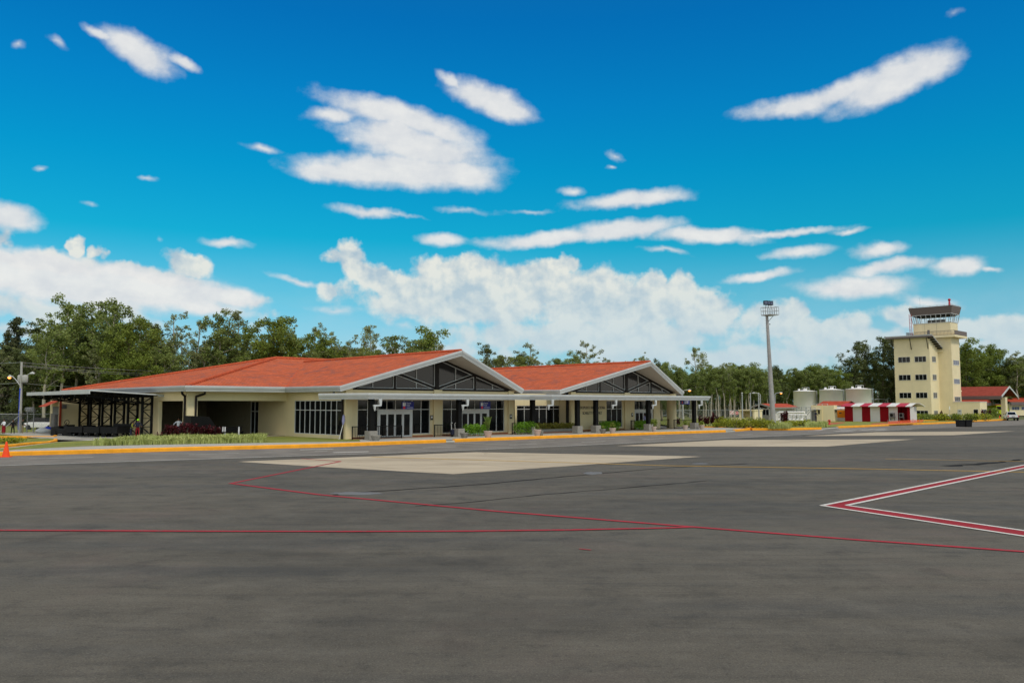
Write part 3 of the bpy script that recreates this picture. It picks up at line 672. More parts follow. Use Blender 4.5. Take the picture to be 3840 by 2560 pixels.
# ---- glazing: a window is its glass with the white frame as its sub-part
def glazing(u0, u1, z0, z1, mull, trans, v=.10, axis='u', cut=None, name='window', glass='glass', w=.055):
    """a window wall in the plane v (axis u) or u (axis v); cut=(a,b,zt) leaves the doorway free below zt"""
    def bx(a, b, c, d, y0, y1): return (a, b, y0, y1, c, d) if axis == 'u' else (y0, y1, a, b, c, d)
    g = MB()
    if cut:
        a, b, zt = cut
        g.box(*bx(u0, a, z0, z1, v, v+.03)); g.box(*bx(b, u1, z0, z1, v, v+.03)); g.box(*bx(a, b, zt, z1, v, v+.03))
    else: g.box(*bx(u0, u1, z0, z1, v, v+.03))
    o = g.build(name, glass, T); f = MB(); d0 = v-.06; d1 = v-.002
    for m in mull:
        lo = cut[2] if cut and cut[0]+.02 < m < cut[1]-.02 else z0
        f.box(*bx(m-w/2, m+w/2, lo, z1, d0, d1))
    segs = [(u0, u1)] if not cut else [(u0, cut[0]), (cut[1], u1)]
    for t in trans: f.box(*bx(u0, u1, t-w/2, t+w/2, d0-.004, d1))
    for a, b in segs: f.box(*bx(a, b, z0, z0+w, d0-.008, d1))
    f.box(*bx(u0, u1, z1-w, z1, d0-.008, d1)); f.build('frame', 'frame', o)
    return o
glazing(1.20, 8.70, ZS-.02, ZH, [1.23, 2.2, 3.22, 4.12, 5.0, 5.9, 6.78, 7.72, 8.67], [2.55], cut=(3.22, 6.78, 2.55))
glazing(10.10, 17.66, ZS-.02, ZH, [10.13, 11.15, 12.18, 13.05, 13.93, 14.82, 15.70, 16.66, 17.63], [2.55], cut=(12.18, 15.70, 2.55))
glazing(.46, 8.08, .48, 3.32, [.49+i*.84 for i in range(10)], [2.50], v=.10, axis='v')
def doors(u0, u1, n=4, zt=2.55):
    d = MB(); st = .10
    d.box(u0, u1, .02, .16, zt-.28, zt-.036); d.box(u0, u0+.12, .02, .16, Z0, zt-.28); d.box(u1-.12, u1, .02, .16, Z0, zt-.28)
    o = d.build('door', 'frame', T); w = (u1-u0-.24)/n
    for k in range(n):
        a = u0+.12+k*w; y = .05 if k in (0, n-1) else .085
        l = MB(); l.box(a, a+st, y, y+.05, Z0+.02, zt-.282); l.box(a+w-st, a+w, y, y+.05, Z0+.02, zt-.282); l.box(a+st, a+w-st, y+.002, y+.048, Z0+.02, Z0+.16); l.box(a+st, a+w-st, y+.002, y+.048, zt-.40, zt-.282)
        l.build('door_leaf', 'frame', o); B(a+st, a+w-st, y+.02, y+.03, Z0+.16, zt-.40).build('door_pane', 'glass', o)
    return o
doors(3.26, 6.74); doors(12.22, 15.66)
# ---- far wing
wallbox(27.0, 27.7, -.14, .30, Z0, 4.26); wallbox(35.80, 36.72, -.16, .26, Z0, 4.26); wallbox(41.15, 42.34, -.12, 1.0, Z0, 4.06)
wallbox(27.7, 32.80, 0, .25, Z0, ZT); wallbox(32.80, 35.5, .0, .25, Z0, ZS+.04); wallbox(35.5, 35.80, 0, .25, Z0, ZH); wallbox(36.72, 37.7, 0, .25, Z0, ZH)
wallbox(32.80, 35.80, .002, .25, ZH, ZT); wallbox(36.72, 41.15, .002, .25, ZH, ZT); wallbox(27.7, 45.45, -.06, .25, ZT+.002, 4.17); wallbox(42.34, 45.45, 0, .25, 3.45, ZT)
wallbox(27.0, 27.25, .30, 9.4, Z0, 4.06); wallbox(42.0, 42.25, 1.0, 14, Z0, 4.06)
rc = MB().lathe([(.62, Z0), (.62, Z0+.12), (.56, Z0+.12), (.56, 4.2)], 32, (44.9, .1)); rc.build('column', 'cream', T)
glazing(32.80, 35.5, ZS+.04, ZH, [32.83, 33.68, 34.60, 35.47], [2.50])
glazing(37.7, 41.15, Z0, ZH, [37.73, 38.6, 39.5, 40.35, 41.12], [2.40], cut=(37.72, 41.12, 2.40)); doors(37.74, 41.10, 4, 2.42)
# ---- recessed link between the wings
lv = 1.5
u0 = vp(1938, 1560, lv)[0]; u1 = vp(2130, 1560, lv)[0]; zh = vp(2040, 1520, lv)[2]; zt = vp(2040, 1533, lv)[2]
wallbox(18.80, 27.0, lv, lv+.25, zh, 4.06); wallbox(18.80, 27.0, lv, lv+.25, Z0, .55); wallbox(18.8, u0, lv+.002, lv+.25, .55, zh); wallbox(u1, 27.0, lv+.002, lv+.25, .55, zh)
glazing(u0, u1, .55, zh, [u0+.03+(u1-u0-.06)*i/7 for i in range(8)], [zt], v=lv+.1)
# ---- porch of the main block on the left
wallbox(-8.9, -8.05, 9.4, 10.25, Z0, 4.06); wallbox(-8.05, -.0, 9.44, 9.80, 3.29, 4.06); wallbox(-8.86, -8.5, 10.25, 15.4, 3.27, 4.06)
wallbox(-8.9, -8.6, 15.4, 41.0, Z0, 4.06); wallbox(-8.6, .3, 26.0, 26.3, Z0, 4.06, m='porchshade')
wallbox(.3, 18.0, 17.0, 17.3, Z0, 4.0); wallbox(-8.9, 45.4, 40.7, 41.0, Z0, 4.06, n='wall')
fl = MB(); fl.box(-8.5, .0, 9.6, 26.0, ZI+.004, ZI+.03); fl.build('porch_floor', 'porchshade', T); B(-8.55, -.05, 9.85, 26, 3.95, 4.0).build('porch_ceiling', 'dark', T)  # floor and ceiling coloured dark to deepen the porch shade
dr = B(.08, .14, 14.7, 16.3, Z0, 3.2).build('door', 'glass', T); f = MB()
for y in (14.74, 15.5, 16.26): f.box(.02, .08, y-.04, y+.04, Z0, 3.2)
f.box(.02, .078, 14.7, 16.3, 2.3, 2.38); f.build('frame', 'frame', dr)
wallbox(0, .30, 14.7, 16.3, 3.2, 4.06); wallbox(0, .30, 16.3, 26, Z0, 4.06, m='porchshade')
B(-6.9, -5.9, 25.93, 25.99, Z0, 2.3).build('door', 'grey', T)
# brown downpipes
def pipe(pts, r=.095): return MB().tube(pts, r, 10).build('downpipe', 'dark', T)
pipe([(-9.25, 9.62, 4.05), (-9.25, 9.62, 3.85), (-9.10, 9.66, 3.72), (-8.98, 9.72, 3.66), (-8.98, 9.72, 3.4), (-8.98, 9.72, Z0)])
pipe([(-7.75, 8.75, 4.02), (-7.75, 8.75, 3.85), (-7.95, 9.1, 3.74), (-8.22, 9.32, 3.62), (-8.22, 9.32, 3.4), (-8.22, 9.32, Z0)])
pipe([(-.5, .9, 4.0), (-.5, .9, 3.83), (-.3, .6, 3.72), (-.12, .28, 3.62), (-.12, .2, 3.4), (-.12, .2, Z0)])
pipe([(18.92, .3, 4.1), (18.92, .12, 3.4), (18.92, .12, Z0)], .16); pipe([(26.86, .35, 4.1), (26.86, .3, 3.4), (26.86, .3, Z0)], .15)
# ---- glazed gable trusses
def truss(c):
    zi = lambda u: 7.10-.318*abs(u-c)
    gl = MB(); gl.prism([(c-8.62, 4.34), (c+8.62, 4.34), (c, 7.08)], 'y', .10, .13); go = gl.build('gable_window', 'gableglass', T)
    d = MB()
    def b2(m, a, b, w, y0, y1):
        a, b = Vector((a[0], 0, a[1])), Vector((b[0], 0, b[1])); t = (b-a).normalized(); n = Vector((-t.z, 0, t.x))*w/2
        m.prism([(p.x, p.z) for p in (a-n, b-n, b+n, a+n)], 'y', y0, y1)
    d.box(c-8.85, c+8.85, -.10, .09, 4.172, 4.34)
    d.box(c-.19, c+.19, -.10, .088, 4.342, 7.0)
    for s in (-1, 1):
        b2(d, (c+s*8.8, 4.30), (c, 7.12), .20, -.06, .086)
        d.box(c+s*4.52-.10, c+s*4.52+.10, -.04, .084, 4.342, zi(c+4.52)-.05)
        b2(d, (c+s*.12, 4.40), (c+s*4.5, 5.66), .17, -.05, .082)
    d.build('truss', 'dark', go)
    f = MB(); w = .055
    for s in (-1, 1):
        f.box(*sorted((c+s*.2, c+s*4.4)), .02, .0965, 4.342, 4.342+w); f.box(*sorted((c+s*4.64, c+s*8.3)), .02, .0965, 4.342, 4.342+w)
        for u in (6.73, 2.22): f.box(c+s*u-w/2, c+s*u+w/2, .022, .0975, 4.40, zi(c+u)-.10)
        for u in (4.39, 4.65): f.box(c+s*u-w/2, c+s*u+w/2, .018, .0985, 4.40, zi(c+u)-.10)
        f.box(c+s*.22-w/2, c+s*.22+w/2, .018, .0985, 4.40, 6.9)
        b2(f, (c+s*.55, 4.40), (c+s*4.45, 5.51), w, .014, .0945); b2(f, (c+s*.22, 4.55), (c+s*4.40, 5.80), w, .012, .0945)
        b2(f, (c+s*8.2, 4.37), (c+s*.25, 6.90), w, .010, .0945)
    f.build('frame', 'frame', go)
truss(G1); truss(G2)
# lettering on the wall of the far wing
text_obj('lettering', 'AEROPUERTO INTERNACIONAL', .40, 'signdark', T, (30.45, -.012, 2.62), (R(90), 0, 0), .012, 'CENTER', .74)
text_obj('lettering', 'SCARLETT MART\u00cdNEZ', .40, 'signdark', T, (30.45, -.012, 2.06), (R(90), 0, 0), .012, 'CENTER', .80)
# small square door-number plates
for u, t in ((8.86, '2'), (18.36, '3'), (37.25, '4')):
    v0 = -.14 if 18.0 < u < 18.9 else 0.0
    p = B(u-.15, u+.15, v0-.03, v0-.002, 1.62, 2.04).build('wall_plate', 'signdark', T)
    B(u-.08, u+.08, v0-.036, v0-.031, 1.78, 1.95).build('plate_symbol', 'signwhite', p)
# tiled terrace along the front
for a, b in ((.3, 18.9), (27.9, 46)): B(a, b, -1.25, -.14, ZI, ZI+.012).build('terrace', 'terrace', T)
# ------------------------------------------------------------------ walkway canopy in front of the terminal
CA = thing('walkway_canopy', 'flat white walkway canopy on dark columns along the terminal front', 'canopy', uvw(9, -2.6), PHI)
def cl(m): m.v = [(x-9, y+2.6, z) for x, y, z in m.v]; return m
CP = [(0, -.46), (.05, -.46), (.06, -.39), (.11, -.36), (.11, -.30), (.19, -.22), (.24, -.10), (.24, .0), (.05, .02), (0, .0)]
cv1, cv2 = -2.75, -4.45
cl(MB().sweep(CP, [(-2.0, .6, 3.83), (.35, cv1, 3.86), (18.2, cv1, 3.86), (19.4, cv2, 3.86), (45.6, cv2, 3.90), (45.9, -.3, 3.90)])).build('fascia', 'white', CA)
rf = MB(); rf.prism([(-1.4, -.2), (.4, cv1+.02), (18.2, cv1+.02), (19.4, cv2+.02), (45.55, cv2+.02), (45.8, -.3)], 'z', 3.62, 3.70); cl(rf).build('deck', 'soffit', CA)
colpx = [(1392, cv1+.45), (1721, cv1+.45), (1997, cv1+.5), (2165, -3.75), (2234, -3.75), (2431, -3.75), (2603, -3.75)]
CU = []
for x, v in colpx:
    u = vp(x, 1560, v)[0]; CU.append((u, v))
    c_ = cl(MB().box(u-.20, u+.20, v-.18, v+.18, ZI, 3.62)).build('column', 'black', CA)
    cl(MB().box(u-.37, u+.37, v-.36, v+.36, ZI, ZI+.70)).build('column_base', 'conc', c_, bevel=.02)
for x in (1426, 1753, 2072, 2310, 2459, 2631):
    v = cv1-.02 if x < 2000 else cv2-.02; u = vp(x, 1500, v)[0]
    l = MB(); l.prism([(u-.16, 3.42), (u+.16, 3.42), (u+.10, 2.86), (u-.04, 2.86), (u-.12, 3.25)], 'y', v-.05, v+.10)
    l.box(u-.62, u+.02, v-.045, v+.095, 2.84, 2.96); cl(l); l.lathe([(.13, 2.84), (.045, 2.48)], 10, (u-.5-9, v+.02+2.6)); l.build('lamp_bracket', 'white', CA)
# hanging gate signs
def gate_sign(px0, px1, y0, y1, v, num, label):
    u0, _, zt = vp(px0, y0, v); u1, _, zb = vp(px1, y1, v); zt = min(zt, 3.5)
    s = thing('gate_sign', label, 'sign', uvw((u0+u1)/2, v, zb), PHI, 'blue signs under the canopy')
    w = (u1-u0)/2; h = zt-zb
    p = B(-w, w, -.04, .04, 0, h).build('sign_panel', 'signblue', s)
    for a in (-w*.6, w*.6): MB().bar((a, 0, h), (a, 0, h+.22), .03).build('hanger', 'galv', s)
    if num:
        B(-w*.88, -w*.42, -.046, -.041, h*.42, h*.88).build('number_field', 'signwhite', s)
        text_obj('number', num, h*.52, 'signdark', s, (-w*.65, -.05, h*.65), (R(90), 0, 0), .003, 'CENTER')
        d = MB(); d.lathe([(w*.21, 0), (w*.21, .006)], 20); d.v = [(x-w*.65, -.041-z, y+h*.20) for x, y, z in d.v]; d.build('no_entry_disc', 'signred', s)
        text_obj('lettering', 'Puerta', h*.27, 'signwhite', s, (-w*.25, -.043, h*.78), (R(90), 0, 0), .002)
        text_obj('lettering', 'Gate', h*.27, 'signwhite', s, (-w*.25, -.043, h*.50), (R(90), 0, 0), .002)
        B(-w*.25, w*.85, -.044, -.041, h*.17, h*.22).build('small_print', 'signwhite', s)
    else:
        for k, q in enumerate((.72, .48, .24)): B(-w*.2, w*.7, -.044, -.041, h*q, h*q+.05).build('small_print', 'signwhite', s)
        B(-w*.75, -w*.45, -.044, -.041, h*.3, h*.75).build('pictogram', 'signred', s)
gate_sign(1507, 1551, 1505, 1533.5, -1.4, '1', 'blue gate sign with number 1 over the left glass doors')
gate_sign(1800, 1838, 1505, 1532.5, -1.4, '2', 'blue gate sign with number 2 over the second glass doors')
gate_sign(2551, 2585, 1500, 1516, -1.2, None, 'small plain blue sign without number at the far canopy end')
# ------------------------------------------------------------------ control tower (its own frame, parallel to the terminal)
UA, VA = 145.39, 6.19
TW = thing('control_tower', 'tall cream control tower with grey glazed cab and balcony', 'control tower', uvw(UA, VA), PHI)
def tb(*a, m='cream2', n='wall'): return B(*a).build(n, m, TW)
z0 = ZI
# four storey block, with the roof falling to the right
w = MB(); w.prism([(0, z0), (4.93, z0), (4.93, 14.75), (0, 16.85)], 'y', 0, 7.2); w.build('wall', 'cream2', TW)
tb(4.93, 9.85, -2.65, 4.9, z0, 17.05)
tb(4.934, 9.4, -7.63, -2.65, z0, 3.43, n='annex_wall'); tb(4.86, 9.48, -7.7, -2.6, 3.43, 3.55, m='whitewall', n='parapet')
for z in (4.0, 7.85, 11.7, 14.1): tb(-.012, 4.0, .0, 7.19, z, z+.035, m='cream2', n='string_course')
rf = MB(); rf.prism([(-.95, 17.22), (5.75, 14.37), (5.75, 14.62), (-.95, 17.47)], 'y', -.95, 8.6); rf.build('roof', 'galv', TW)
pf = MB()
for k in range(7):
    u = -.4+k*.95; zz = 17.22-(u+.95)*.425; pf.box(u, u+.42, -.93, .2, zz-.30, zz-.02)
for k in range(7):
    u = -.4+k*.95; zz = 17.22-(u+.95)*.425; B(u, u+.42, -.93, .2, zz-.30, zz-.02).build('purlin', 'dark', TW)
B(-.93, -.80, -.9, 8.55, 16.9, 17.2).build('fascia', 'fascia', TW)
for v in (.25, 3.6, 7.4): MB().bar((-.02, v, 14.5), (-.85, v+.0, 17.0), .12).build('strut', 'dark', TW)
B(4.6, 5.6, -.9, .0, 14.0, 14.35).build('gutter_box', 'cream2', TW)
def win_u(u, va, vb, z1, z2, n, glass='glass'):     # in a face u = const, looking to -u
    o = B(u-.012, u-.006, min(va, vb), max(va, vb), z1, z2).build('window', glass, TW); f = MB(); a, b = min(va, vb), max(va, vb)
    for k in range(n+1): y = a+(b-a)*k/n; f.box(u-.05, u-.014, y-.028, y+.028, z1, z2)
    f.box(u-.052, u-.013, a, b, z1-.03, z1+.02); f.box(u-.052, u-.013, a, b, z2-.02, z2+.02); f.build('frame', 'frame', o)
def win_v(v, ua, ub, z1, z2, n, glass='glass'):
    o = B(ua, ub, v-.012, v-.006, z1, z2).build('window', glass, TW); f = MB()
    for k in range(n+1): x = ua+(ub-ua)*k/n; f.box(x-.026, x+.026, v-.05, v-.014, z1, z2)
    f.box(ua, ub, v-.052, v-.013, z1-.10, z1+.03); f.box(ua, ub, v-.052, v-.013, z2-.04, z2+.03); f.build('frame', 'frame', o)
for zc in (12.42, 8.63, 4.86, 1.10):
    win_u(0, 3.94, 6.36, zc-.57, zc+.57, 3); win_u(0, .72, 3.0, zc-.57, zc+.57, 3); win_v(0, 1.25, 3.35, zc-.56, zc+.56, 2, 'grey')
for zc in (11.78, 7.83, 4.08): win_v(-2.65, 5.7, 9.12, zc-.48, zc+.48, 3, 'blueglass' if zc > 5 else 'glass')
dd = B(4.90, 4.93, -4.15, -3.38, z0, 1.9).build('door', 'white', TW); B(4.885, 4.90, -3.95, -3.6, 1.45, 1.62).build('door_plate', 'signdark', dd)
win_u(4.93, -7.28, -6.42, .82, 1.93, 1); win_v(-7.63, 6.0, 8.9, .5, 1.93, 3)
B(4.94, 9.3, -7.0, -2.7, 3.50, 3.56).build('annex_roof', 'tile2', TW)
# balcony slab, railing and cab
SL = [(3.9, -3.75), (11.6, -3.75), (11.6, 6.1), (3.9, 6.1)]
s = MB(); s.prism(SL, 'z', 17.05, 17.5); s.build('balcony', 'cream2', TW)
rl = MB(); e = .06
ring = [(SL[i][0]+(e if i in (0, 3) else -e), SL[i][1]+(e if i in (0, 1) else -e)) for i in range(4)]
for i in range(4):
    a = Vector((*ring[i], 0)); b = Vector((*ring[(i+1) % 4], 0)); n = int((b-a).length/.27)
    for zz in (17.58, 18.42): rl.bar((a.x, a.y, zz), (b.x, b.y, zz), .07)
    for k in range(n): p = a.lerp(b, k/n); rl.bar((p.x, p.y, 17.5), (p.x, p.y, 18.42), .045)
rl.build('railing', 'fascia', TW)
B(3.98, 11.5, -3.74, -3.70, 17.55, 18.4).build('railing_panel', 'fascia', TW)
B(3.75, 4.1, 1.2, 1.6, 17.1, 18.75).build('balcony_box', 'grey', TW)
cu0, cu1, cv0, cv1_ = 4.93, 9.35, -2.65, 4.85
tb(cu0, cu1, cv0, cv1_, 17.5, 20.28, n='cab_wall')
for v in (.1, 2.5): B(4.918, 4.93, v, v+.03, 17.6, 20.2).build('panel_joint', 'grey', TW)
def rect(d, z): return [(cu0-d, cv0-d, z), (cu1+d, cv0-d, z), (cu1+d, cv1_+d, z), (cu0-d, cv1_+d, z)]
def band(name, d0, za, d1, zb, mat, cap=False):
    m = MB(); m.add(rect(d0, za)+rect(d1, zb), [(i, (i+1) % 4, 4+(i+1) % 4, 4+i) for i in range(4)]+([(4, 5, 6, 7)] if cap else [])); return m.build(name, mat, TW)
gl = band('cab_window', .02, 20.28, .33, 22.1, 'clearglass')
fr = MB()
def edge_pts(k, n):
    A = rect(.02, 20.28); Bq = rect(.33, 22.1); a0, a1 = Vector(A[k]), Vector(A[(k+1) % 4]); b0, b1 = Vector(Bq[k]), Vector(Bq[(k+1) % 4])
    return [(a0.lerp(a1, i/n), b0.lerp(b1, i/n)) for i in range(n+1)]
for k, n in ((0, 4), (1, 8), (2, 4), (3, 8)):
    for a, b in edge_pts(k, n): fr.bar(a, b, .09)
for z, d in ((20.30, .02), (22.08, .33)):
    rr = rect(d, z)
    for i in range(4): fr.bar(rr[i], rr[(i+1) % 4], .09)
fr.build('frame', 'frame', gl)
band('cab_fascia', .33, 22.1, .68, 23.75, 'fascia', True)
B(cu0+.2, cu1-.2, cv0+.2, cv1_-.2, 21.75, 22.0).build('cab_ceiling', 'dark', TW); B(cu0+1.6, cu1-1.6, cv0+1.8, cv1_-2.4, 20.28, 21.1).build('console', 'grey', TW)
tr = MB(); rr = rect(.5, 23.95)
for i in range(4): tr.bar(rr[i], rr[(i+1) % 4], .06)
for i in range(4):
    a, b = Vector(rr[i]), Vector(rr[(i+1) % 4])
    for k in range(6): p = a.lerp(b, k/6); tr.bar((p.x, p.y, 23.75), (p.x, p.y, 24.05), .06)
tr.build('roof_rail', 'white', TW)
bc = MB(); bc.lathe([(.22, 23.75), (.16, 24.6), (.16, 24.75), (.27, 24.8), (.28, 25.0), (.22, 25.15), (.06, 25.2)], 16, (4.7, -2.7)); bc.build('beacon', 'redroof', TW)
MB().tube([(5.2, 3.4, 23.75), (5.2, 3.4, 26.0)], .02, 5).build('antenna', 'galv', TW)
ld = MB()
for v in (4.98, 5.40): ld.bar((4.5, v, 17.5), (4.25, v, 22.5), .07)
for k in range(16): z = 17.6+k*.3; u = 4.5-.25*(z-17.5)/5; ld.bar((u, 4.98, z), (u, 5.40, z), .05)
ld.build('ladder', 'redroof', TW)
# ------------------------------------------------------------------ fire station with the vehicle hall, right of the tower
cx_, cy_ = uvof(at(3758, 1560, 183))[:2]
FS = thing('fire_station', 'cream fire station hall with red gable roof beside the control tower', 'fire station', uvw(cx_, cy_), PHI)
gw = vp(3815, 1480, cy_)[0]-cx_; lf = 15.0
ez = up(3758, 1484, cx_)[2]; rz = vp(3785, 1448, cy_)[2]
s = MB(); s.fix = False
def fpoly(poly, eo, ed): s.add(poly, [tuple(range(len(poly)))], [[((Vector(p)-Vector(eo)).dot(Vector(ed)), p[0]*1.1) for p in poly]])
fpoly([(0, 0, ez), (0, lf, ez), (gw/2, lf, rz), (gw/2, 0, rz)], (0, 0, ez), (0, 1, 0)); fpoly([(gw, lf, ez), (gw, 0, ez), (gw/2, 0, rz), (gw/2, lf, rz)], (0, 0, ez), (0, 1, 0))
s.build('roof', 'browntile', FS)
fa = MB(); fa.box(-.12, .0, -.1, lf, ez-.75, ez+.02); fa.build('fascia', 'fascia', FS)
for a, b in (((0, ez), (gw/2, rz)), ((gw/2, rz), (gw, ez))):
    B_ = MB(); B_.prism([(a[0], a[1]-.32), (b[0], b[1]-.32), (b[0], b[1]+.06), (a[0], a[1]+.06)], 'y', -.14, -.02); B_.build('bargeboard', 'white', FS)
u1w = gw-.8
B(.9, 1.1, 3.5, lf, ZI, ez-.3).build('wall', 'cream2', FS); B(.9, u1w, 9.0, 9.2, ZI, rz-.9).build('wall', 'cream2', FS)
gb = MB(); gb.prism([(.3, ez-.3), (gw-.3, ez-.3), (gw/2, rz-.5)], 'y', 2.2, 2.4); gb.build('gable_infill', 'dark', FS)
cp = vp(3781, 1500, cy_)[0]-cx_
B(cp-.75, cp+.75, .4, 1.3, ZI, ez-.25).build('column', 'cream2', FS)
# low wing in front, with its own flat eaves
lwz = up(3758, 1515, cx_)[2]
B(-3.6, .88, 4.0, 12, ZI, 2.7).build('wall', 'cream2', FS); B(-4.4, 1.9, 2.6, 12.4, 2.7, 3.35).build('eaves_band', 'fascia', FS); rw = MB(); rw.prism([(-4.4, 3.35), (1.9, 3.35), (.9, 4.1)], 'y', 2.6, 12.4); rw.build('lean_to_roof', 'tile2', FS)
B(-2.7, -.9, 3.93, 3.99, .5, 2.5).build('window', 'blueglass', FS)
# two lime fire trucks in the hall
def firetruck(x, y, Y, label, rz_):
    P = at(x, y, Y); t = thing('fire_truck', label, 'fire truck', (P.x, P.y, .006), rz_, 'fire trucks in the hall')
    b = MB(); b.prism([(-1.15, .55), (1.15, .55), (1.15, 1.75), (1.0, 2.75), (-1.0, 2.75), (-1.15, 1.75)], 'y', 0, 6.2); b.build('body', 'lime', t, bevel=.05)
    B(-.92, .92, -.03, -.004, 1.72, 2.5).build('windscreen', 'glass', t); B(-1.2, 1.2, -.25, -.004, .45, .75).build('bumper', 'black', t)
    for sx in (-.85, .85):
        m = MB(); m.lathe([(.17, -.06), (.17, 0)], 14); m.v = [(px+sx, pz-.005, py+1.1) for px, py, pz in m.v]; m.build('headlight', 'headlamp', t)
        for yy in (1.1, 4.9):
            m = MB(); m.lathe([(.5, -.15), (.5, .15)], 20); m.v = [(pz+sx*1.2, py+yy, px+.5) for px, py, pz in m.v]; m.build('wheel', 'rubber', t)
    B(-.7, .7, .5, .8, 2.76, 2.95).build('light_bar', 'signred', t)
firetruck(3751, 1560, 190, 'lime fire truck parked on the left in the hall', R(16)); firetruck(3768.5, 1560, 190.5, 'lime fire truck parked on the right beside the hall column', R(16))
# low building at the right edge
P = at(3788, 1566, 205)
RB = thing('service_building', 'low cream building with red roof at the far right edge', 'building', (P.x, P.y, 0), R(8))
B(0, 16, 0, 7, ZI, 3.1).build('wall', 'cream2', RB); B(-.3, 16.5, -.9, -.7, 2.75, 3.55).build('fascia', 'fascia', RB)
rw = MB(); rw.add([(-.4, -.8, 3.56), (16.6, -.8, 3.56), (16.6, 4, 4.7), (-.4, 4, 4.7)], [(0, 1, 2, 3)]); rw.build('roof', 'tile2', RB)
for x in (.6, 3.2):
    o = B(x, x+2.0, -.03, -.004, 1.6, 2.35).build('window', 'blueglass', RB); f = MB()
    for k in range(4): f.box(x+k*.667-.03, x+k*.667+.03, -.06, -.031, 1.6, 2.35)
    f.build('frame', 'frame', o)
B(7.2, 9.4, -.03, -.004, ZI, 2.3).build('door', 'redroof', RB)
# ------------------------------------------------------------------ striped red and white shed
P = gz(3414, 1583, ZI); su, sv = uvof(P)[:2]
SH = thing('striped_shed', 'long low equipment shed striped in red and white', 'shed', uvw(su, sv), PHI)
bx = [3168, 3199, 3232.5, 3264, 3300, 3333, 3367, 3403]
vv = [up(x, 1560, su)[1]-sv for x in bx]+[0]
hb = 2.62; wr = 2.6
for i in range(8):
    a, b = sorted((vv[i], vv[i+1])); red = i % 2 == 0 or i == 7
    if i == 6: B(1.5, wr, a, b, ZI, hb).build('wall_panel', 'redpaint', SH); B(0, 1.5, b-.04, b, ZI, hb).build('wall_panel', 'redpaint', SH); continue
    B(0, wr, a, b, ZI, hb).build('wall_panel', 'redpaint' if red else 'whitewall', SH)
B(.005, wr, -.04, .0-.001, ZI, hb).build('wall_panel', 'whitewall', SH)
ext = [vv[0]+.35]+vv[1:-1]+[-.45]
for i in range(len(ext)-1):
    a, b = sorted((ext[i], ext[i+1])); red = i % 2 == 0
    m = MB(); m.prism([(-.75, 2.60), (1.3, 3.10), (3.3, 2.62), (3.3, 2.70), (1.3, 3.18), (-.75, 2.68)], 'y', a, b); m.build('roof_panel', 'redroof' if red else 'whiteroof', SH)
m = MB(); m.prism([(1.35, 3.10), (3.6, 2.60), (3.6, 2.68), (1.35, 3.19)], 'y', -1.0, -.452); m.build('roof_panel', 'whiteroof', SH)
for k, (x, yb, lab) in enumerate(((3348, 1564, 'grey air conditioner bracketed on the white shed panel'), (3381, 1564, 'grey air conditioner in the red alcove of the shed'))):
    dv = up(x, yb, su)[1]-sv; off_ = 0 if k == 0 else .25
    a = thing('air_conditioner', lab, 'air conditioner', uvw(su-.05+off_, sv+dv, .95), PHI, 'air conditioners on the striped shed')
    B(-.42, -.02, -.33, .33, .0, .68).build('housing', 'grey', a, bevel=.02); f = MB(); f.lathe([(.24, 0), (.24, .01)], 18); f.v = [(-.424-z, y, x+.34) for x, y, z in f.v]; f.build('fan_grille', 'black', a)
    br = MB(); br.box(-.45, 0, -.40, .40, -.05, -.002)
    for v in (-.3, .3): br.box(-.06, -.0, v-.03, v+.03, -.5, -.05); br.bar((-.03, v, -.45), (-.4, v, -.06), .05)
    br.build('bracket', 'grey', a)
# ------------------------------------------------------------------ pump house, gate cubicle, cream plant room, tanks, pipework
P = gz(2893, 1577, ZI); pu, pv = uvof(P)[:2]
PHs = thing('pump_house', 'grey cream pump house with bright red hipped roof behind the mast', 'building', uvw(pu, pv), PHI)
gl_ = up(2811, 1534, pu-.6)[1]-pv; hz = vp(2893, 1527, pv)[2]; rz2 = up(2851, 1512.5, pu)[2]; ln = vp(2987, 1528, pv)[0]-pu; rl_ = vp(2944, 1510, pv+gl_/2)[0]-pu
B(0, ln-.8, 0, gl_-.8, ZI, hz-.22).build('wall', 'whitewall', PHs)
r = MB(); r.fix = False
e0, e1, f0, f1 = -.7, ln, -.6, gl_; rm = (f0+f1)/2
r.add([(e0, f0, hz), (e1, f0, hz), (rl_, rm, rz2), (e0, rm, rz2)], [(0, 1, 2, 3)]); r.add([(e1, f1, hz), (e0, f1, hz), (e0, rm, rz2), (rl_, rm, rz2)], [(0, 1, 2, 3)]); r.add([(e1, f0, hz), (e1, f1, hz), (rl_, rm, rz2)], [(0, 1, 2)])
r.build('roof', 'tile2', PHs)
f = MB(); f.box(e0, e1, f0-.06, f0, hz-.24, hz+.02); f.box(e1, e1+.06, f0, f1, hz-.24, hz+.02)
for a, b in (((f0, hz), (rm, rz2)), ((rm, rz2), (f1, hz))): f.prism([(a[0], a[1]-.22), (b[0], b[1]-.22), (b[0], b[1]+.05), (a[0], a[1]+.05)], 'x', e0-.06, e0)
f.build('fascia', 'conc', PHs)
gi = MB(); gi.prism([(f0+.3, hz-.05), (f1-.3, hz-.05), (rm, rz2-.2)], 'x', -.05, -.004); gi.build('gable_vent', 'dark', PHs)
o = B(-.03, -.004, .4, 2.2, 1.15, 2.1).build('window', 'glass', PHs); o2 = B(-.03, -.004, 2.4, 4.2, ZI, 2.1).build('door', 'glass', PHs)
f = MB()
for y in (.4, 1.0, 1.6, 2.2, 2.4, 3.0, 3.6, 4.2): f.box(-.06, -.031, y-.03, y+.03, 1.15 if y < 2.3 else ZI, 2.1)
f.build('frame', 'frame', o)
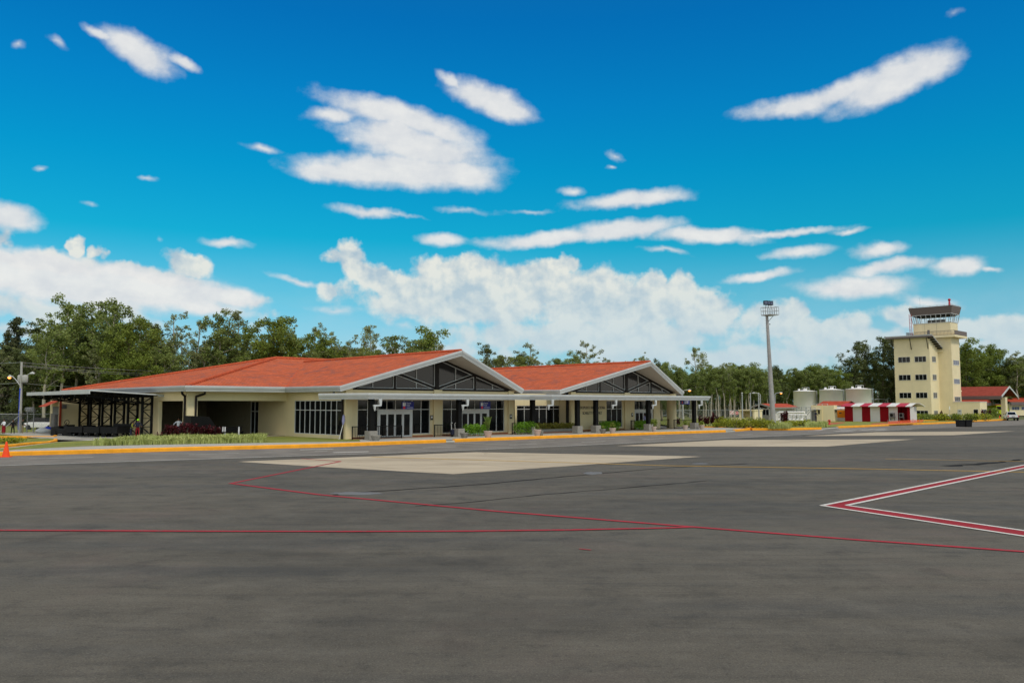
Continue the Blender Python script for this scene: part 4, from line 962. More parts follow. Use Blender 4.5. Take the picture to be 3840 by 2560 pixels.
B(-.03, -.004, .3, 2.3, ZI, 1.12).build('slat_panel', 'conc', PHs)
P = gz(2830, 1581, ZI); gu, gv = uvof(P)[:2]; gd = up(2772, 1560, gu)[1]-gv
GC = thing('gate_cubicle', 'small open cream gate cubicle behind the flagpoles', 'kiosk', uvw(gu, gv), PHI)
B(0, 2.4, gd-.3, gd, ZI, 1.95).build('wall', 'cream2', GC); B(0, 2.4, 0, .35, ZI, 1.95).build('wall', 'cream2', GC); B(1.6, 1.8, .35, gd-.3, ZI, 1.95).build('wall', 'cream2', GC)
B(-.12, 2.5, -.1, gd+.1, 1.95, 2.12).build('roof', 'cream2', GC); B(1.5, 1.59, 1.0, gd-1.2, .7, 1.7).build('window', 'blueglass', GC)
B(-.6, -.4, .5, gd+1.2, ZI, .85).build('front_wall', 'cream2', GC)
P = gz(3128, 1579, ZI); ku, kv = uvof(P)[:2]; kd = up(3046, 1560, ku)[1]-kv; kz = up(3128, 1519, ku)[2]; kr = vp(3137, 1550, kv)[0]-ku
PR = thing('plant_room', 'cream flat roofed plant room left of the striped shed', 'building', uvw(ku, kv), PHI)
B(0, max(kr, 1.2), 0, kd, ZI, kz).build('wall', 'cream2', PR); kp = up(3084, 1560, ku)[1]-kv
B(-.15, .0, kp, kd+.1, ZI, kz-.02).build('wall', 'cream', PR); ch_ = kz-.72
B(-.7, -.15, kp+.25, kd+.05, ch_, ch_+.10).build('canopy', 'whitewall', PR); B(.1, 1.6, -.55, 0, ch_, ch_+.10).build('canopy', 'whitewall', PR)
for y in (kp+.5, kd-.5): B(-.17, -.152, y-.16, y+.16, ch_-.75, ch_-.02).build('window', 'dark', PR)
B(.5, 1.0, -.02, -.002, ch_-.4, ch_-.02).build('window', 'dark', PR); B(-.19, -.152, kp+1.2, kp+1.9, ZI, 1.9).build('door', 'grey', PR)
rr = MB()
for a, b in (((.1, kp, kz+.25), (.1, kd, kz+.25)), ((.1, kp-.9, kz+.25), (.1, kp, kz+.25))): rr.bar(a, b, .06)
for y in (kp-.9, kp, kp+1, kd): rr.bar((.1, y, kz), (.1, y, kz+.25), .06)
rr.build('roof_rail', 'frame', PR)
P = at(3171, 1560, 141); au, av = uvof(P)[:2]
WS = thing('workshop', 'low workshop with dull red roof behind the cream plant room', 'building', uvw(au, av), PHI)
wl = up(3062, 1510, au)[1]-av; wz = EYE-.3
wz = up(3171, 1520, au)[2]; wr_ = up(3130, 1504.5, au)[2]
B(0.3, 4.6, .3, wl-.3, ZI, wz-.1).build('wall', 'whitewall', WS); r = MB(); r.add([(-.3, 0, wz), (-.3, wl, wz), (2.5, wl, wr_+.06), (2.5, 0, wr_+.06)], [(0, 1, 2, 3)]); r.add([(5.3, 0, wz), (5.3, wl, wz), (2.5, wl, wr_+.06), (2.5, 0, wr_+.06)], [(3, 2, 1, 0)]); r.build('roof', 'tile2', WS)
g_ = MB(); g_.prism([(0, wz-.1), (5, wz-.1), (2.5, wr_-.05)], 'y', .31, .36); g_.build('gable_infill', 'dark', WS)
# orange generator on a white plinth, white fuel drum above
P = at(3159, 1576, 139)
GN = thing('generator', 'orange generator cabinet on white plinth beside the striped shed', 'generator', (P.x, P.y, ZI), PHI)
B(-.5, 1.2, -.9, 1.1, 0, .55).build('plinth', 'whitewall', GN); B(-.45, 1.1, -.85, 1.05, .552, 1.78).build('cabinet', 'orange', GN, bevel=.03); B(-.47, -.452, -.1, .3, 1.25, 1.45).build('control_panel', 'signdark', GN)
P = at(3153, 1531.5, 141)
DT = thing('fuel_drum', 'white horizontal fuel drum above the orange generator', 'tank', P, PHI); MB().tube([(0, -1.0, 0), (0, 1.0, 0)], .25, 20).build('drum', 'tank', DT); lg = MB()
for y in (-.7, .7): lg.bar((0, y, -.24), (0, y, ZI-P.z), .08)
lg.build('stand', 'galv', DT)
for k, (xa, xb, yt, Y, lab) in enumerate(((2977, 3056, 1467, 158, 'leftmost white tank, free of the roof in front'), (3075, 3157, 1462, 155, 'middle white tank above the dull red workshop roof'), (3173.5, 3264, 1459, 149, 'rightmost and nearest white tank above the striped shed'))):
    P = at((xa+xb)/2, yt, Y); rd = (xb-xa)/2*Y/3092
    t = thing('storage_tank', lab, 'storage tank', (P.x, P.y, ZI), PHI, 'white storage tanks')
    h = P.z-ZI
    m = MB(); m.lathe([(rd, 0), (rd, h), (rd+.04, h), (rd+.04, h+.06), (rd*.5, h+.18), (.02, h+.26)], 40); m.build('shell', 'tank', t)
    hc = MB(); hc.box(-.2, .35, -.4, .1, h+.15, h+.55); hc.build('hatch', 'tank', t); rl_2 = MB()
    for x, y in ((-.4, -.7), (-.4, .25), (.5, -.7), (.5, .25)): rl_2.bar((x, y, h+.12), (x, y, h+.72), .05)
    rl_2.bar((-.4, -.7, h+.72), (-.4, .25, h+.72), .05); rl_2.bar((-.4, -.7, h+.72), (.5, -.7, h+.72), .05); rl_2.bar((.5, -.7, h+.72), (.5, .25, h+.72), .05); rl_2.build('guard_rail', 'frame', t)
    B(-.2, .1, .9, 1.2, h+.12, h+.5).build('vent', 'tank', t)
    l = MB(); q = math.radians(-75)
    px, py = (rd+.16)*math.cos(q), (rd+.16)*math.sin(q); l.bar((px, py, 0), (px, py, h+.1), .07); l.bar((px+.4, py+.1, 0), (px+.4, py+.1, h+.1), .07)
    for i in range(int(h/.4)): l.bar((px, py, .3+i*.4), (px+.4, py+.1, .3+i*.4), .04)
    l.build('ladder', 'galv', t)
# white pipe manifold with a light steel frame
P = gz(2965, 1583, ZI); mu, mv = uvof(P)[:2]
PM = thing('pipe_manifold', 'white manifold of fuel pipes on legs before the pump house', 'pipework', uvw(mu, mv), PHI)
ya = up(2914, 1560, mu)[1]-mv; yb = up(3018, 1560, mu)[1]-mv
pz = [1.75, 1.35]
for i, z in enumerate(pz):
    MB().tube([(i*.5, ya, z-.5), (i*.5, ya-.15, z-.12), (i*.5, ya-.4, z), (i*.5, yb, z)], .14, 12).build('pipe', 'tank', PM)
for k in range(7):
    y = ya+(yb-ya)*(k+.6)/7.5; m = MB(); m.tube([(.25, y, .0), (.25, y, 1.4)], .13, 12); m.tube([(.25, y, .62), (-.4, y, .62)], .12, 10); m.lathe([(.22, .55), (.22, .62)], 12, (.25, y)); m.lathe([(.22, 1.05), (.22, 1.12)], 12, (.25, y)); m.build('riser', 'tank', PM)
B(-.2, .6, min(ya, yb), max(ya, yb), 0, .12).build('base', 'conc', PM)
P = gz(3018, 1581.5, ZI); fu, fv = uvof(P)[:2]
SF = thing('steel_frame', 'light steel access frame with stairs between pipes and plant room', 'steel frame', uvw(fu, fv), PHI)
m = MB(); ya = up(2972, 1560, fu)[1]-fv; yb = up(3042, 1560, fu)[1]-fv
for k in range(5):
    y = ya+(yb-ya)*k/4; m.bar((0, y, 0), (0, y, 2.55), .05); m.bar((1.4, y, 0), (1.4, y, 2.55), .05); m.bar((0, y, 2.1), (1.4, y, 2.1), .05)
for z in (2.1, 2.35, 2.55):
    for u in (0, 1.4): m.bar((u, ya, z), (u, yb, z), .045)
m.bar((0, ya+(yb-ya)*.9, 2.1), (0, ya+(yb-ya)*.3, .1), .06); m.bar((.8, ya+(yb-ya)*.9, 2.1), (.8, ya+(yb-ya)*.3, .1), .06)
m.build('scaffold', 'galv', SF)
# ------------------------------------------------------------------ floodlight mast
P = gz(2900, 1591, ZI); Pt = at(2876, 1183, P.y)
FM = thing('floodlight_mast', 'tall grey apron floodlight mast with caged platform', 'floodlight mast', P, R(20))
hh = Pt.z-ZI; lean = (Pt.x-P.x)
FM.rotation_euler = (0, math.atan2(lean, hh), R(0))
m = MB(); m.tube([(0, 0, 0), (0, 0, hh*.5), (0, 0, hh)], [.37, .275, .18], 20); m.build('mast', 'mast', FM)
st = MB()
for k in range(60): z = 1.5+k*.23; st.bar((-.0-.36+.18*z/hh, 0, z), (-.5+.18*z/hh, .0, z), .03)
st.build('climbing_rungs', 'galv', FM)
pl = MB(); rot = R(38)
def rp(x, y): return (.45+x*math.cos(rot)-y*math.sin(rot), x*math.sin(rot)+y*math.cos(rot))
pw, pd = 1.0, .75
cr = [rp(-pw, -pd), rp(pw, -pd), rp(pw, pd), rp(-pw, pd)]
pl.prism(cr, 'z', hh+.0, hh+.12); po = pl.build('platform', 'galv', FM)
rg = MB()
for z in (.62, 1.15):
    for i in range(4): rg.bar((*cr[i], hh+z), (*cr[(i+1) % 4], hh+z), .055)
for i in range(4):
    a, b = Vector((*cr[i], 0)), Vector((*cr[(i+1) % 4], 0))
    for k in range(4): p = a.lerp(b, k/4); rg.bar((p.x, p.y, hh+.1), (p.x, p.y, hh+1.15), .05)
rg.build('cage_rail', 'galv', po)
MB().bar((.1, 0, hh-.9), (.95, .1, hh), .07).build('brace', 'galv', FM)
for k in range(3):
    x, y = rp(-.1+k*.62, .55); l = MB(); l.box(-.29, .29, -.18, .18, -.30, .30); l.v = [(x+px, y+py, hh+1.85+pz) for px, py, pz in l.v]; lo = l.build('floodlight', 'black', FM, bevel=.03)
    B(x-.22, x+.22, y-.195, y-.182, hh+1.65, hh+2.05).build('lens', 'blueglass', lo); MB().bar((x, y, hh+1.1), (x, y, hh+1.62), .05).build('stem', 'black', lo)
MB().tube([(.3, -.1, hh-1.3), (.3, -.1, hh-1.15)], .07, 8).build('camera_dome', 'black', FM)
# flagpoles, street lamps, little road signs
for k, (x, yt, lab) in enumerate(((2780, 1476, 'bare white flagpole, leftmost, beside the round sign'), (2811, 1478, 'bare white flagpole in the middle of the three'), (2842, 1478, 'bare white flagpole, nearest to the floodlight mast'))):
    P = gz(x+5, 1589, ZI); t = thing('flagpole', lab, 'flagpole', P, 0, 'bare flagpoles beside the mast'); h = (at(x, yt, P.y)).z-ZI
    m = MB(); m.tube([(0, 0, 0), (0, 0, h)], [.11, .075], 12); m.build('pole', 'galv', t); c_ = MB(); c_.lathe([(.03, h), (.11, h+.05), (.12, h+.13), (.03, h+.2)], 12); c_.build('finial', 'frame', t); m = MB(); m.lathe([(.22, 0), (.22, .1), (.12, .16)], 12); m.build('base_plate', 'conc', t)
def street_lamp(x, yt, yb, Y, arm, label, lit=True):
    P = at(x, yb, Y); t = thing('street_lamp', label, 'street lamp', (P.x, P.y, 0), 0, 'street lamps'); h = at(x, yt, Y).z
    m = MB(); m.tube([(0, 0, 0), (0, 0, h-.25), (arm*.3, 0, h), (arm, 0, h+.05)], [.11, .08, .05, .045], 10); m.build('pole', 'galv', t)
    q = MB(); q.tube([(arm*.8, 0, h+.06), (arm*1.1, 0, h+.06), (arm*1.45, 0, h+.0)], [.07, .15, .09], 10); hd = q.build('lamp_head', 'galv', t)
    if lit: q = MB(); q.tube([(arm*1.0, 0, h-.04), (arm*1.2, 0, h-.09), (arm*1.4, 0, h-.05)], [.09, .15, .06], 10); q.build('lens', 'lamp', hd)
    return t
street_lamp(2561, 1463, 1560, 139, 1.0, 'glowing street lamp beyond the terminal canopy end'); street_lamp(2908, 1473, 1570, 158, 1.0, 'glowing street lamp just right of the floodlight mast')
street_lamp(2853, 1474, 1570, 160, -1.1, 'unlit street lamp with left arm before the floodlight mast', False); street_lamp(3330, 1497, 1570, 182, -2.0, 'unlit street lamp left of the control tower', False)
def roadsign(x, y0, y1, yb, Y, kind, label):
    P = at(x, yb, Y); t = thing('road_sign', label, 'road sign', (P.x, P.y, 0), R(-6), 'small road signs'); za, zb = at(x, y1, Y).z, at(x, y0, Y).z; c = (za+zb)/2; r = (zb-za)/2
    MB().tube([(0, .05, 0), (0, .05, zb)], .03, 6).build('post', 'galv', t)
    if kind == 'square':
        p = B(-r, r, -.02, .02, za, zb).build('sign_panel', 'signwhite', t); q = MB(); q.bar((-r*.6, -.025, c+r*.6), (r*.6, -.025, c-r*.6), r*.2, .02, (0, 1, 0))
        n = 20
        for i in range(n): a, b = 2*math.pi*i/n, 2*math.pi*(i+1)/n; q.bar((r*.8*math.cos(a), -.024, c+r*.8*math.sin(a)), (r*.8*math.cos(b), -.024, c+r*.8*math.sin(b)), r*.18, .012, (0, 1, 0))
        q.build('prohibition_symbol', 'signred', p)
    elif kind == 'round':
        q = MB(); q.lathe([(r, -.02), (r, .02)], 24); q.v = [(px, pz, c+py) for px, py, pz in q.v]; p = q.build('sign_panel', 'signwhite', t)
        q = MB(); q.lathe([(r*.82, -.03), (r*.82, -.021)], 24); q.v = [(px, pz, c+py) for px, py, pz in q.v]; q.build('red_disc', 'signred', p); B(-r*.55, r*.55, -.04, -.031, c-r*.15, c+r*.15).build('bar', 'signwhite', p)
    else: B(-.06, .10, -.02, .02, za, zb).build('sign_panel', 'signwhite', t)
roadsign(2745, 1539, 1554, 1580, 147, 'square', 'square white prohibition sign left of the round sign'); roadsign(2764, 1541, 1555, 1580, 147, 'round', 'round red no entry sign beside the square sign'); roadsign(3562, 1523, 1536, 1562, 155, 'edge', 'narrow grey sign on a post before the tower annex')
# litter bin, black tubs, hydrant, little cone, orange net
P = gz(3558, 1580, .02); t = thing('litter_bin', 'upright bin with white top and black body on the kerb', 'bin', P, PHI)
B(-.36, .36, -.36, .36, 0, .72).build('body', 'plastic', t, bevel=.03); B(-.40, .40, -.40, .40, .722, 1.15).build('hood', 'signwhite', t, bevel=.05); B(-.42, -.403, -.25, .25, .85, 1.0).build('slot', 'plastic', t)
for k, (x, lab) in enumerate(((3602, 'left black plastic tub of the pair on the asphalt'), (3628, 'right black plastic tub of the pair on the asphalt'))):
    P = gz(x, 1600, 0); t = thing('planter_tub', lab, 'planter tub', P, R(4), 'black tubs on the asphalt')
    m = MB(); m.prism([(-.36, -.36), (.36, -.36), (.36, .36), (-.36, .36)], 'z', 0, .1)
    m.v = []; m.f = []; m.mi = []; m.sm = []
    q = [(-.40, 0), (-.47, .82), (-.56, .82), (-.56, .94), (-.44, .94), (-.42, .84)]
    def ringsq(r, z): return [(-r, -r, z), (r, -r, z), (r, r, z), (-r, r, z)]
    vs = []; lv_ = [(.38, 0), (.43, .78), (.48, .80), (.48, .92), (.40, .92), (.40, .80)]
    for r_, z_ in lv_: vs += ringsq(r_, z_)
    fs = [(3, 2, 1, 0)]+[(i*4+k_, i*4+(k_+1) % 4, (i+1)*4+(k_+1) % 4, (i+1)*4+k_) for i in range(5) for k_ in range(4)]+[(20, 21, 22, 23)]
    m.add(vs, fs); m.build('tub', 'plastic', t, bevel=.02)
P = gz(3110, 1592, ZI); t = thing('fire_hydrant', 'small red fire hydrant on the grass by the kerb', 'hydrant', P)
m = MB(); m.lathe([(.19, 0), (.19, .08), (.13, .1), (.13, .55), (.17, .57), (.16, .68), (.05, .62)], 14); m.build('barrel', 'signred', t); MB().tube([(-.26, 0, .45), (.26, 0, .45)], .07, 10).build('outlet', 'signred', t)
def cone(P, h, label, grp=None):
    t = thing('traffic_cone', label, 'traffic cone', P, R(12), grp); s_ = h/.9
    m = MB(); m.box(-.27*s_, .27*s_, -.27*s_, .27*s_, 0, .05*s_); m.build('base', 'cone', t, bevel=.01*s_); m = MB(); m.lathe([(.205*s_, .05*s_), (.05*s_, .86*s_), (.035*s_, .9*s_)], 24); m.build('cone_body', 'cone', t)
cone(gz(22, 1713, 0), .88, 'big orange traffic cone on the road at the left edge'); cone(gz(3749, 1567.5, ZI), .55, 'tiny faded orange cone left of the white pickup')
a, b, c = gz(3424, 1584, ZI), gz(3448, 1583.5, ZI), gz(3462, 1581.5, ZI)
NF = thing('barrier_net', 'orange plastic barrier net strung beside the striped shed', 'barrier', a)
n = MB(); n.fix = False; pts = [gz(3330, 1590, ZI), gz(3372, 1586.5, ZI), a, b, c]
for p, q in zip(pts[:-1], pts[1:]):
    p, q = p-a, q-a; d = (q-p).length; n.add([(p.x, p.y, 0), (q.x, q.y, 0), (q.x, q.y, .40), (p.x, p.y, .40)], [(0, 1, 2, 3)], [[(0, 0), (d, 0), (d, .40), (0, .40)]])
n.build('net', 'orangenet', NF)
for p in pts: MB().bar((p.x-a.x, p.y-a.y, 0), (p.x-a.x, p.y-a.y, .6), .04).build('stake', 'conc', NF)
# ------------------------------------------------------------------ white pickup seen from behind at the right edge
P = gz(3801, 1577, .006)
PK = thing('pickup_truck', 'white double cab pickup seen from behind near the fire station', 'pickup truck', P, R(-22))   # x to its right, y forward
def loft(m, secs):
    n = len(secs[0]); vs = [p for s_ in secs for p in s_]
    m.add(vs, [(i*n+k, i*n+(k+1) % n, (i+1)*n+(k+1) % n, (i+1)*n+k) for i in range(len(secs)-1) for k in range(n)]+[tuple(range(n))[::-1], tuple((len(secs)-1)*n+k for k in range(n))])
b = MB(); W2 = .90
def sec(y, zb, zt, w, wt): return [(-w, y, zb), (w, y, zb), (w, y, zb+(zt-zb)*.55), (wt, y, zt), (-wt, y, zt), (-w, y, zb+(zt-zb)*.55)]
loft(b, [sec(0, .48, 1.02, .86, .84), sec(.25, .45, 1.05, .90, .87), sec(2.0, .42, 1.05, .91, .87), sec(3.3, .42, 1.04, .91, .86), sec(3.6, .42, 1.03, .91, .85), sec(4.7, .45, .98, .89, .78), sec(5.05, .52, .85, .80, .7)]); b.build('body', 'carpaint', PK, bevel=.03)
c = MB(); loft(c, [[(-.84, 1.55, 1.03), (.84, 1.55, 1.03), (.62, 1.95, 1.62), (-.62, 1.95, 1.62)], [(-.84, 3.75, 1.03), (.84, 3.75, 1.03), (.62, 2.95, 1.64), (-.62, 2.95, 1.64)]]); c.build('cab', 'carpaint', PK, bevel=.04)
q = MB(); q.add([(-.70, 1.56, 1.10), (.70, 1.56, 1.10), (.58, 1.885, 1.56), (-.58, 1.885, 1.56)], [(0, 1, 2, 3)]); q.build('rear_window', 'glass', PK)
for s_ in (-1, 1):
    q = MB(); q.add([(s_*.842, 1.8, 1.08), (s_*.842, 3.45, 1.08), (s_*.655, 2.9, 1.57), (s_*.655, 2.05, 1.57)], [(0, 1, 2, 3)]); q.build('side_window', 'glass', PK)
    B(*sorted((s_*.72, s_*.885)), -.012, .06, .68, .98).build('tail_light', 'signred', PK); B(*sorted((s_*.9, s_*1.08)), 3.25, 3.38, 1.08, 1.22).build('mirror', 'plastic', PK)
    for y in (1.05, 4.15):
        m = MB(); m.lathe([(.36, -.12), (.36, .12)], 22); m.v = [(pz+s_*.80, py+y, px+.36) for px, py, pz in m.v]; wo_ = m.build('wheel', 'rubber', PK, bevel=.03); m = MB(); m.lathe([(.21, -.005), (.21, .005)], 16); m.v = [(pz+s_*.925, py+y, px+.36) for px, py, pz in m.v]; m.build('rim', 'galv', wo_)
B(-.88, .88, -.16, -.0, .44, .62).build('bumper', 'plastic', PK, bevel=.02); B(-.26, .26, -.012, -.003, .70, .82).build('number_plate', 'grey', PK); B(-.84, .84, .08, 1.5, .95, 1.052).build('load_bed', 'plastic', PK)
# ------------------------------------------------------------------ baggage canopy: dark lattice columns, tilted roof cantilevered to the left
BC = thing('baggage_canopy', 'dark steel lattice canopy with thin white edge left of the terminal', 'canopy', uvw(-9.4, 14.5), PHI)
# local: x from the wall outwards is negative, y back
DX, DY = -5.35, 18.6
zr = lambda x: 3.80+(-x)*.058
r = MB(); r.prism([(0, zr(0)-.12), (0, zr(0)), (DX, zr(DX)), (DX, zr(DX)-.12)], 'y', 0, DY); r.build('deck', 'black', BC)
f = MB(); f.box(DX-.06, DX, -.05, DY, zr(DX)-.28, zr(DX)+.03); f.build('fascia', 'white', BC); f = MB(); f.bar((DX-.02, -.03, zr(DX)+.01), (.35, -.03, zr(.35)+.01), .05, .10); f.box(.12, .62, -.12, .1, zr(.3)-.16, zr(.3)+.05); f.build('edge_trim', 'white', BC)
for k in range(6):
    y = .95+k*3.35; t = MB(); n = 6
    a = lambda x: zr(x)-.16
    t.bar((0, y, 2.95), (DX*.98, y, a(DX)-.25), .13); t.bar((0, y, a(0)), (DX, y, a(DX)), .13)
    for i in range(n):
        x0, x1 = DX*i/n, DX*(i+1)/n; lo = lambda x: 2.95+(a(DX)-.25-2.95)*x/(DX*.98)
        t.bar((x0, y, lo(x0)), (x1, y, a(x1)), .075) if i % 2 else t.bar((x0, y, a(x0)), (x1, y, lo(x1)), .075)
        t.bar((x1, y, lo(x1)), (x1, y, a(x1)), .06)
    t.build('roof_truss', 'black', BC)
    c = MB()
    for x in (-.05, -.85): c.box(x-.09, x+.09, y-.09, y+.09, ZI, 3.65)
    for i in range(4):
        z0_, z1_ = ZI+.15+i*.72, ZI+.15+(i+1)*.72; c.bar((-.05, y, z0_), (-.85, y, z0_), .06)
        c.bar((-.05, y, z0_), (-.85, y, z1_), .08) if i % 2 == 0 else c.bar((-.85, y, z0_), (-.05, y, z1_), .08)
    c.build('lattice_column', 'black', BC)
for k in range(7): x = DX*(k+.4)/7; MB().box(x-.05, x+.05, .1, DY-.1, zr(x)-.24, zr(x)-.122).build('purlin', 'black', BC)
ps = uvof(at(263, 1560, 92)); MB().box(-.1, .1, -.1, .1, ZI, 3.9).build('post', 'black', BC).location = (ps[0]+9.4, min(ps[1]-14.5, DY-.2), 0)
# ------------------------------------------------------------------ baggage train under the canopy
def wheel(m, c, r, w):
    q = MB(); q.lathe([(r, -w/2), (r, w/2)], 16); m.smooth = True; m.add([(c[0]+z, c[1]+x, c[2]+y) for x, y, z in q.v], q.f); m.smooth = False
a0 = gz(236, 1640, .01); a1 = gz(420, 1645, .01)
dirv = Vector((a1.x-a0.x, a1.y-a0.y, 0)).normalized(); rzv = math.atan2(-dirv.x, dirv.y)+math.pi     # local +y points back to the tug
P = at(247, 1638, a0.y); P.z = .01
TG = thing('baggage_tractor', 'black baggage tractor at the left end of the cart train', 'tractor', P, rzv)
m = MB(); m.prism([(-1.3, .35), (1.3, .35), (1.3, .95), (.35, 1.05), (.2, .82), (-.6, .82), (-.75, 1.0), (-1.3, .95)], 'x', -.6, .6); m.build('body', 'plastic', TG, bevel=.05)
for y in (-.85, .85):
    for x in (-.55, .55): m = MB(); wheel(m, (x, y, .36), .36, .22); m.build('wheel', 'rubber', TG)
MB().tube([(0, .15, .95), (0, -.05, 1.35)], .03, 8).build('steering_column', 'plastic', TG); m = MB(); m.tube([(.22*math.cos(t*.5236), -.06, 1.36+.22*math.sin(t*.5236)) for t in range(13)], .025, 6, False); m.build('steering_wheel', 'plastic', TG)
B(-.4, .4, -.62, -.2, .82, 1.15).build('seat', 'plastic', TG)
for k, (x0, x1, lab) in enumerate(((276, 336, 'black flat baggage cart right behind the tractor'), (340, 398, 'black flat baggage cart in the middle of the train'), (402, 462, 'black flat baggage cart with raised load at the train end'))):
    f0 = (x0-236)/(420-236); f1 = (x1-236)/(420-236); p0 = a0.lerp(a1, f0); p1 = a0.lerp(a1, f1); ln = (p1-p0).length; pc = (p0+p1)/2
    t = thing('baggage_cart', lab, 'baggage cart', (pc.x, pc.y, .01), rzv, 'baggage carts under the lattice canopy')
    B(-.7, .7, -ln/2, ln/2, .50, .62).build('deck', 'plastic', t); m = MB()
    m.box(-.70, -.62, -ln/2, ln/2, .622, 1.05); m.box(.62, .70, -ln/2, ln/2, .622, 1.05 if k < 2 else 1.3); m.box(-.62, .62, -ln/2, -ln/2+.06, .622, 1.15); m.build('side_rail', 'plastic', t)
    for y in (-ln*.32, ln*.32):
        for x in (-.58, .58): m = MB(); wheel(m, (x, y, .25), .24, .14); m.build('wheel', 'rubber', t)
    MB().bar((0, ln/2, .42), (0, ln/2+.5, .38), .05).build('tow_bar', 'plastic', t)
# things inside the porch
P = uvw(*zp(770, 1646, ZI)[:2], ZI+.03); t = thing('luggage_conveyor', 'black sloping luggage conveyor in the dark porch', 'conveyor', P, PHI)
m = MB(); m.prism([(-1.2, .3), (1.5, .3), (1.2, .5), (.3, 1.75), (-1.2, 1.85)], 'y', 0, 1.4); m.build('housing', 'black', t); B(-1.1, 1.3, .1, 1.3, 0, .3).build('base', 'black', t)
for k, x in enumerate((822, 835, 843, 895)):
    P = uvw(*zp(x, 1641, ZI)[:2], ZI+.03); t = thing('barrier_post', 'short grey barrier post standing in the porch shade', 'barrier post', P, 0, 'barrier posts in the porch'); m = MB(); m.lathe([(.16, 0), (.16, .03), (.07, .04), (.07, .85), (.03, .9)], 12); m.build('post', 'galv', t)
P = uvw(*zp(868, 1640, ZI)[:2], ZI+.03); t = thing('bench', 'dark waiting bench between the porch barrier posts', 'bench', P, PHI)
B(-1.0, 1.0, -.25, .25, .42, .48).build('seat', 'black', t); B(-1.0, 1.0, .22, .28, .5, .85).build('backrest', 'black', t)
for x in (-.85, .85): B(x-.04, x+.04, -.2, .2, 0, .42).build('leg', 'black', t)
# mop leaning on the corner pipe
P = uvw(-.25, -.30, ZI); t = thing('mop', 'white handled mop with purple cloth leaning at the terminal corner', 'mop', P, PHI)
MB().tube([(-.55, -.15, 0), (-.05, .05, 1.25)], .028, 8).build('handle', 'frame', t); m = MB(); m.tube([(-.08, .03, 1.15), (-.03, .06, 1.45), (0, .08, 1.85), (.0, .08, 1.98)], [.05, .13, .10, .03], 10); m.build('cloth', 'cl_lav', t)
# ------------------------------------------------------------------ utility building with a small red awning, gas bags, meter cabinet
P = gz(325, 1622, .1); bu, bv = uvof(P)[:2]
UB = thing('utility_building', 'small cream utility building with red awning behind the baggage canopy', 'building', uvw(bu, bv), PHI)
q = vp(222, 1560, bv)[0]-bu; zt_ = 3.6; dp_ = min(9.0, up(187, 1560, bu+q)[1]-bv)
B(q, 1.5, 0, dp_, .1, zt_).build('wall', 'cream', UB)
B(q-.015, q-.003, .25, dp_*.72, .1, 2.75).build('recess', 'grey', UB); B(q-.25, q-.02, dp_*.2, dp_*.62, .75, 2.0).build('meter_cabinet', 'conc', UB); B(q-.3, q-.02, dp_*.25, dp_*.65, .1, .7).build('counter', 'cream', UB)
aw = MB(); aw.add([(q-1.25, .1, 2.75), (q-1.25, dp_*.85, 2.75), (q, dp_*.85, 3.35), (q, .1, 3.35)], [(0, 1, 2, 3)]); aw.build('awning', 'tile2', UB); B(q-.02, q+.16, -.12, -.002, .1, 3.5).build('downpipe', 'tile2', UB)
lx = vp(240, 1525, bv)[0]-bu; B(lx-.20, lx+.2, -.18, -.002, 2.55, 2.95).build('wall_lamp', 'grey', UB)
P = gz(175, 1624.5, .13)
for k, (dx, mt_, lab) in enumerate(((-.25, 'signwhite', 'white stuffed sack lying left of the utility building'), (.15, 'bluepipe', 'blue bundle on top of the white sack'))):
    t = thing('sack', lab, 'sack', (P.x+dx, P.y+k*.25, .13+.28*k), R(20)); m = MB()
    m.smooth = True; rnd = random.Random(k); q = bmesh.new(); bmesh.ops.create_icosphere(q, subdivisions=3, radius=.5)
    for v in q.verts: v.co = Vector((v.co.x*1.5, v.co.y*.9, v.co.z*.62+.26))*(1+.09*math.sin(v.co.x*9+k)*math.cos(v.co.z*7))
    if k: [setattr(v, 'co', v.co*.7) for v in q.verts]
    m.add([tuple(v.co) for v in q.verts], [[v.index for v in fc.verts] for fc in q.faces]); q.free(); m.build('sack_body', mt_, t)
# ------------------------------------------------------------------ utility pole with transformer, two lamps and wires
P = gz(74, 1626, .1); UP = thing('utility_pole', 'concrete utility pole with transformers and two street lamp arms', 'utility pole', P)
Y = P.y; L_ = lambda x, y, dy=0.0: at(x, y, Y+dy)-P
top = L_(81, 1357)
MB().tube([(0, 0, 0), tuple(top)], [.17, .10], 14).build('pole', 'pole', UP)
MB().tube([tuple(L_(68.5, 1611, -.1)), tuple(L_(75.5, 1455, -.1))], .06, 10).build('conduit', 'bluepipe', UP)
for x0, x1, yy in ((66, 79.5, 0.15), (82, 104, -.15)):
    c = L_((x0+x1)/2, 1420, yy); m = MB(); r_ = (x1-x0)/2*Y/3100
    m.lathe([(r_*.9, c.z-.36), (r_, c.z-.34), (r_, c.z+.28), (r_*.7, c.z+.36), (.05, c.z+.40)], 18, (c.x, c.y)); tr_ = m.build('transformer', 'pole', UP)
    MB().tube([(c.x, c.y, c.z+.38), (c.x, c.y, c.z+.62)], .05, 8).build('bushing', 'dark', tr_)
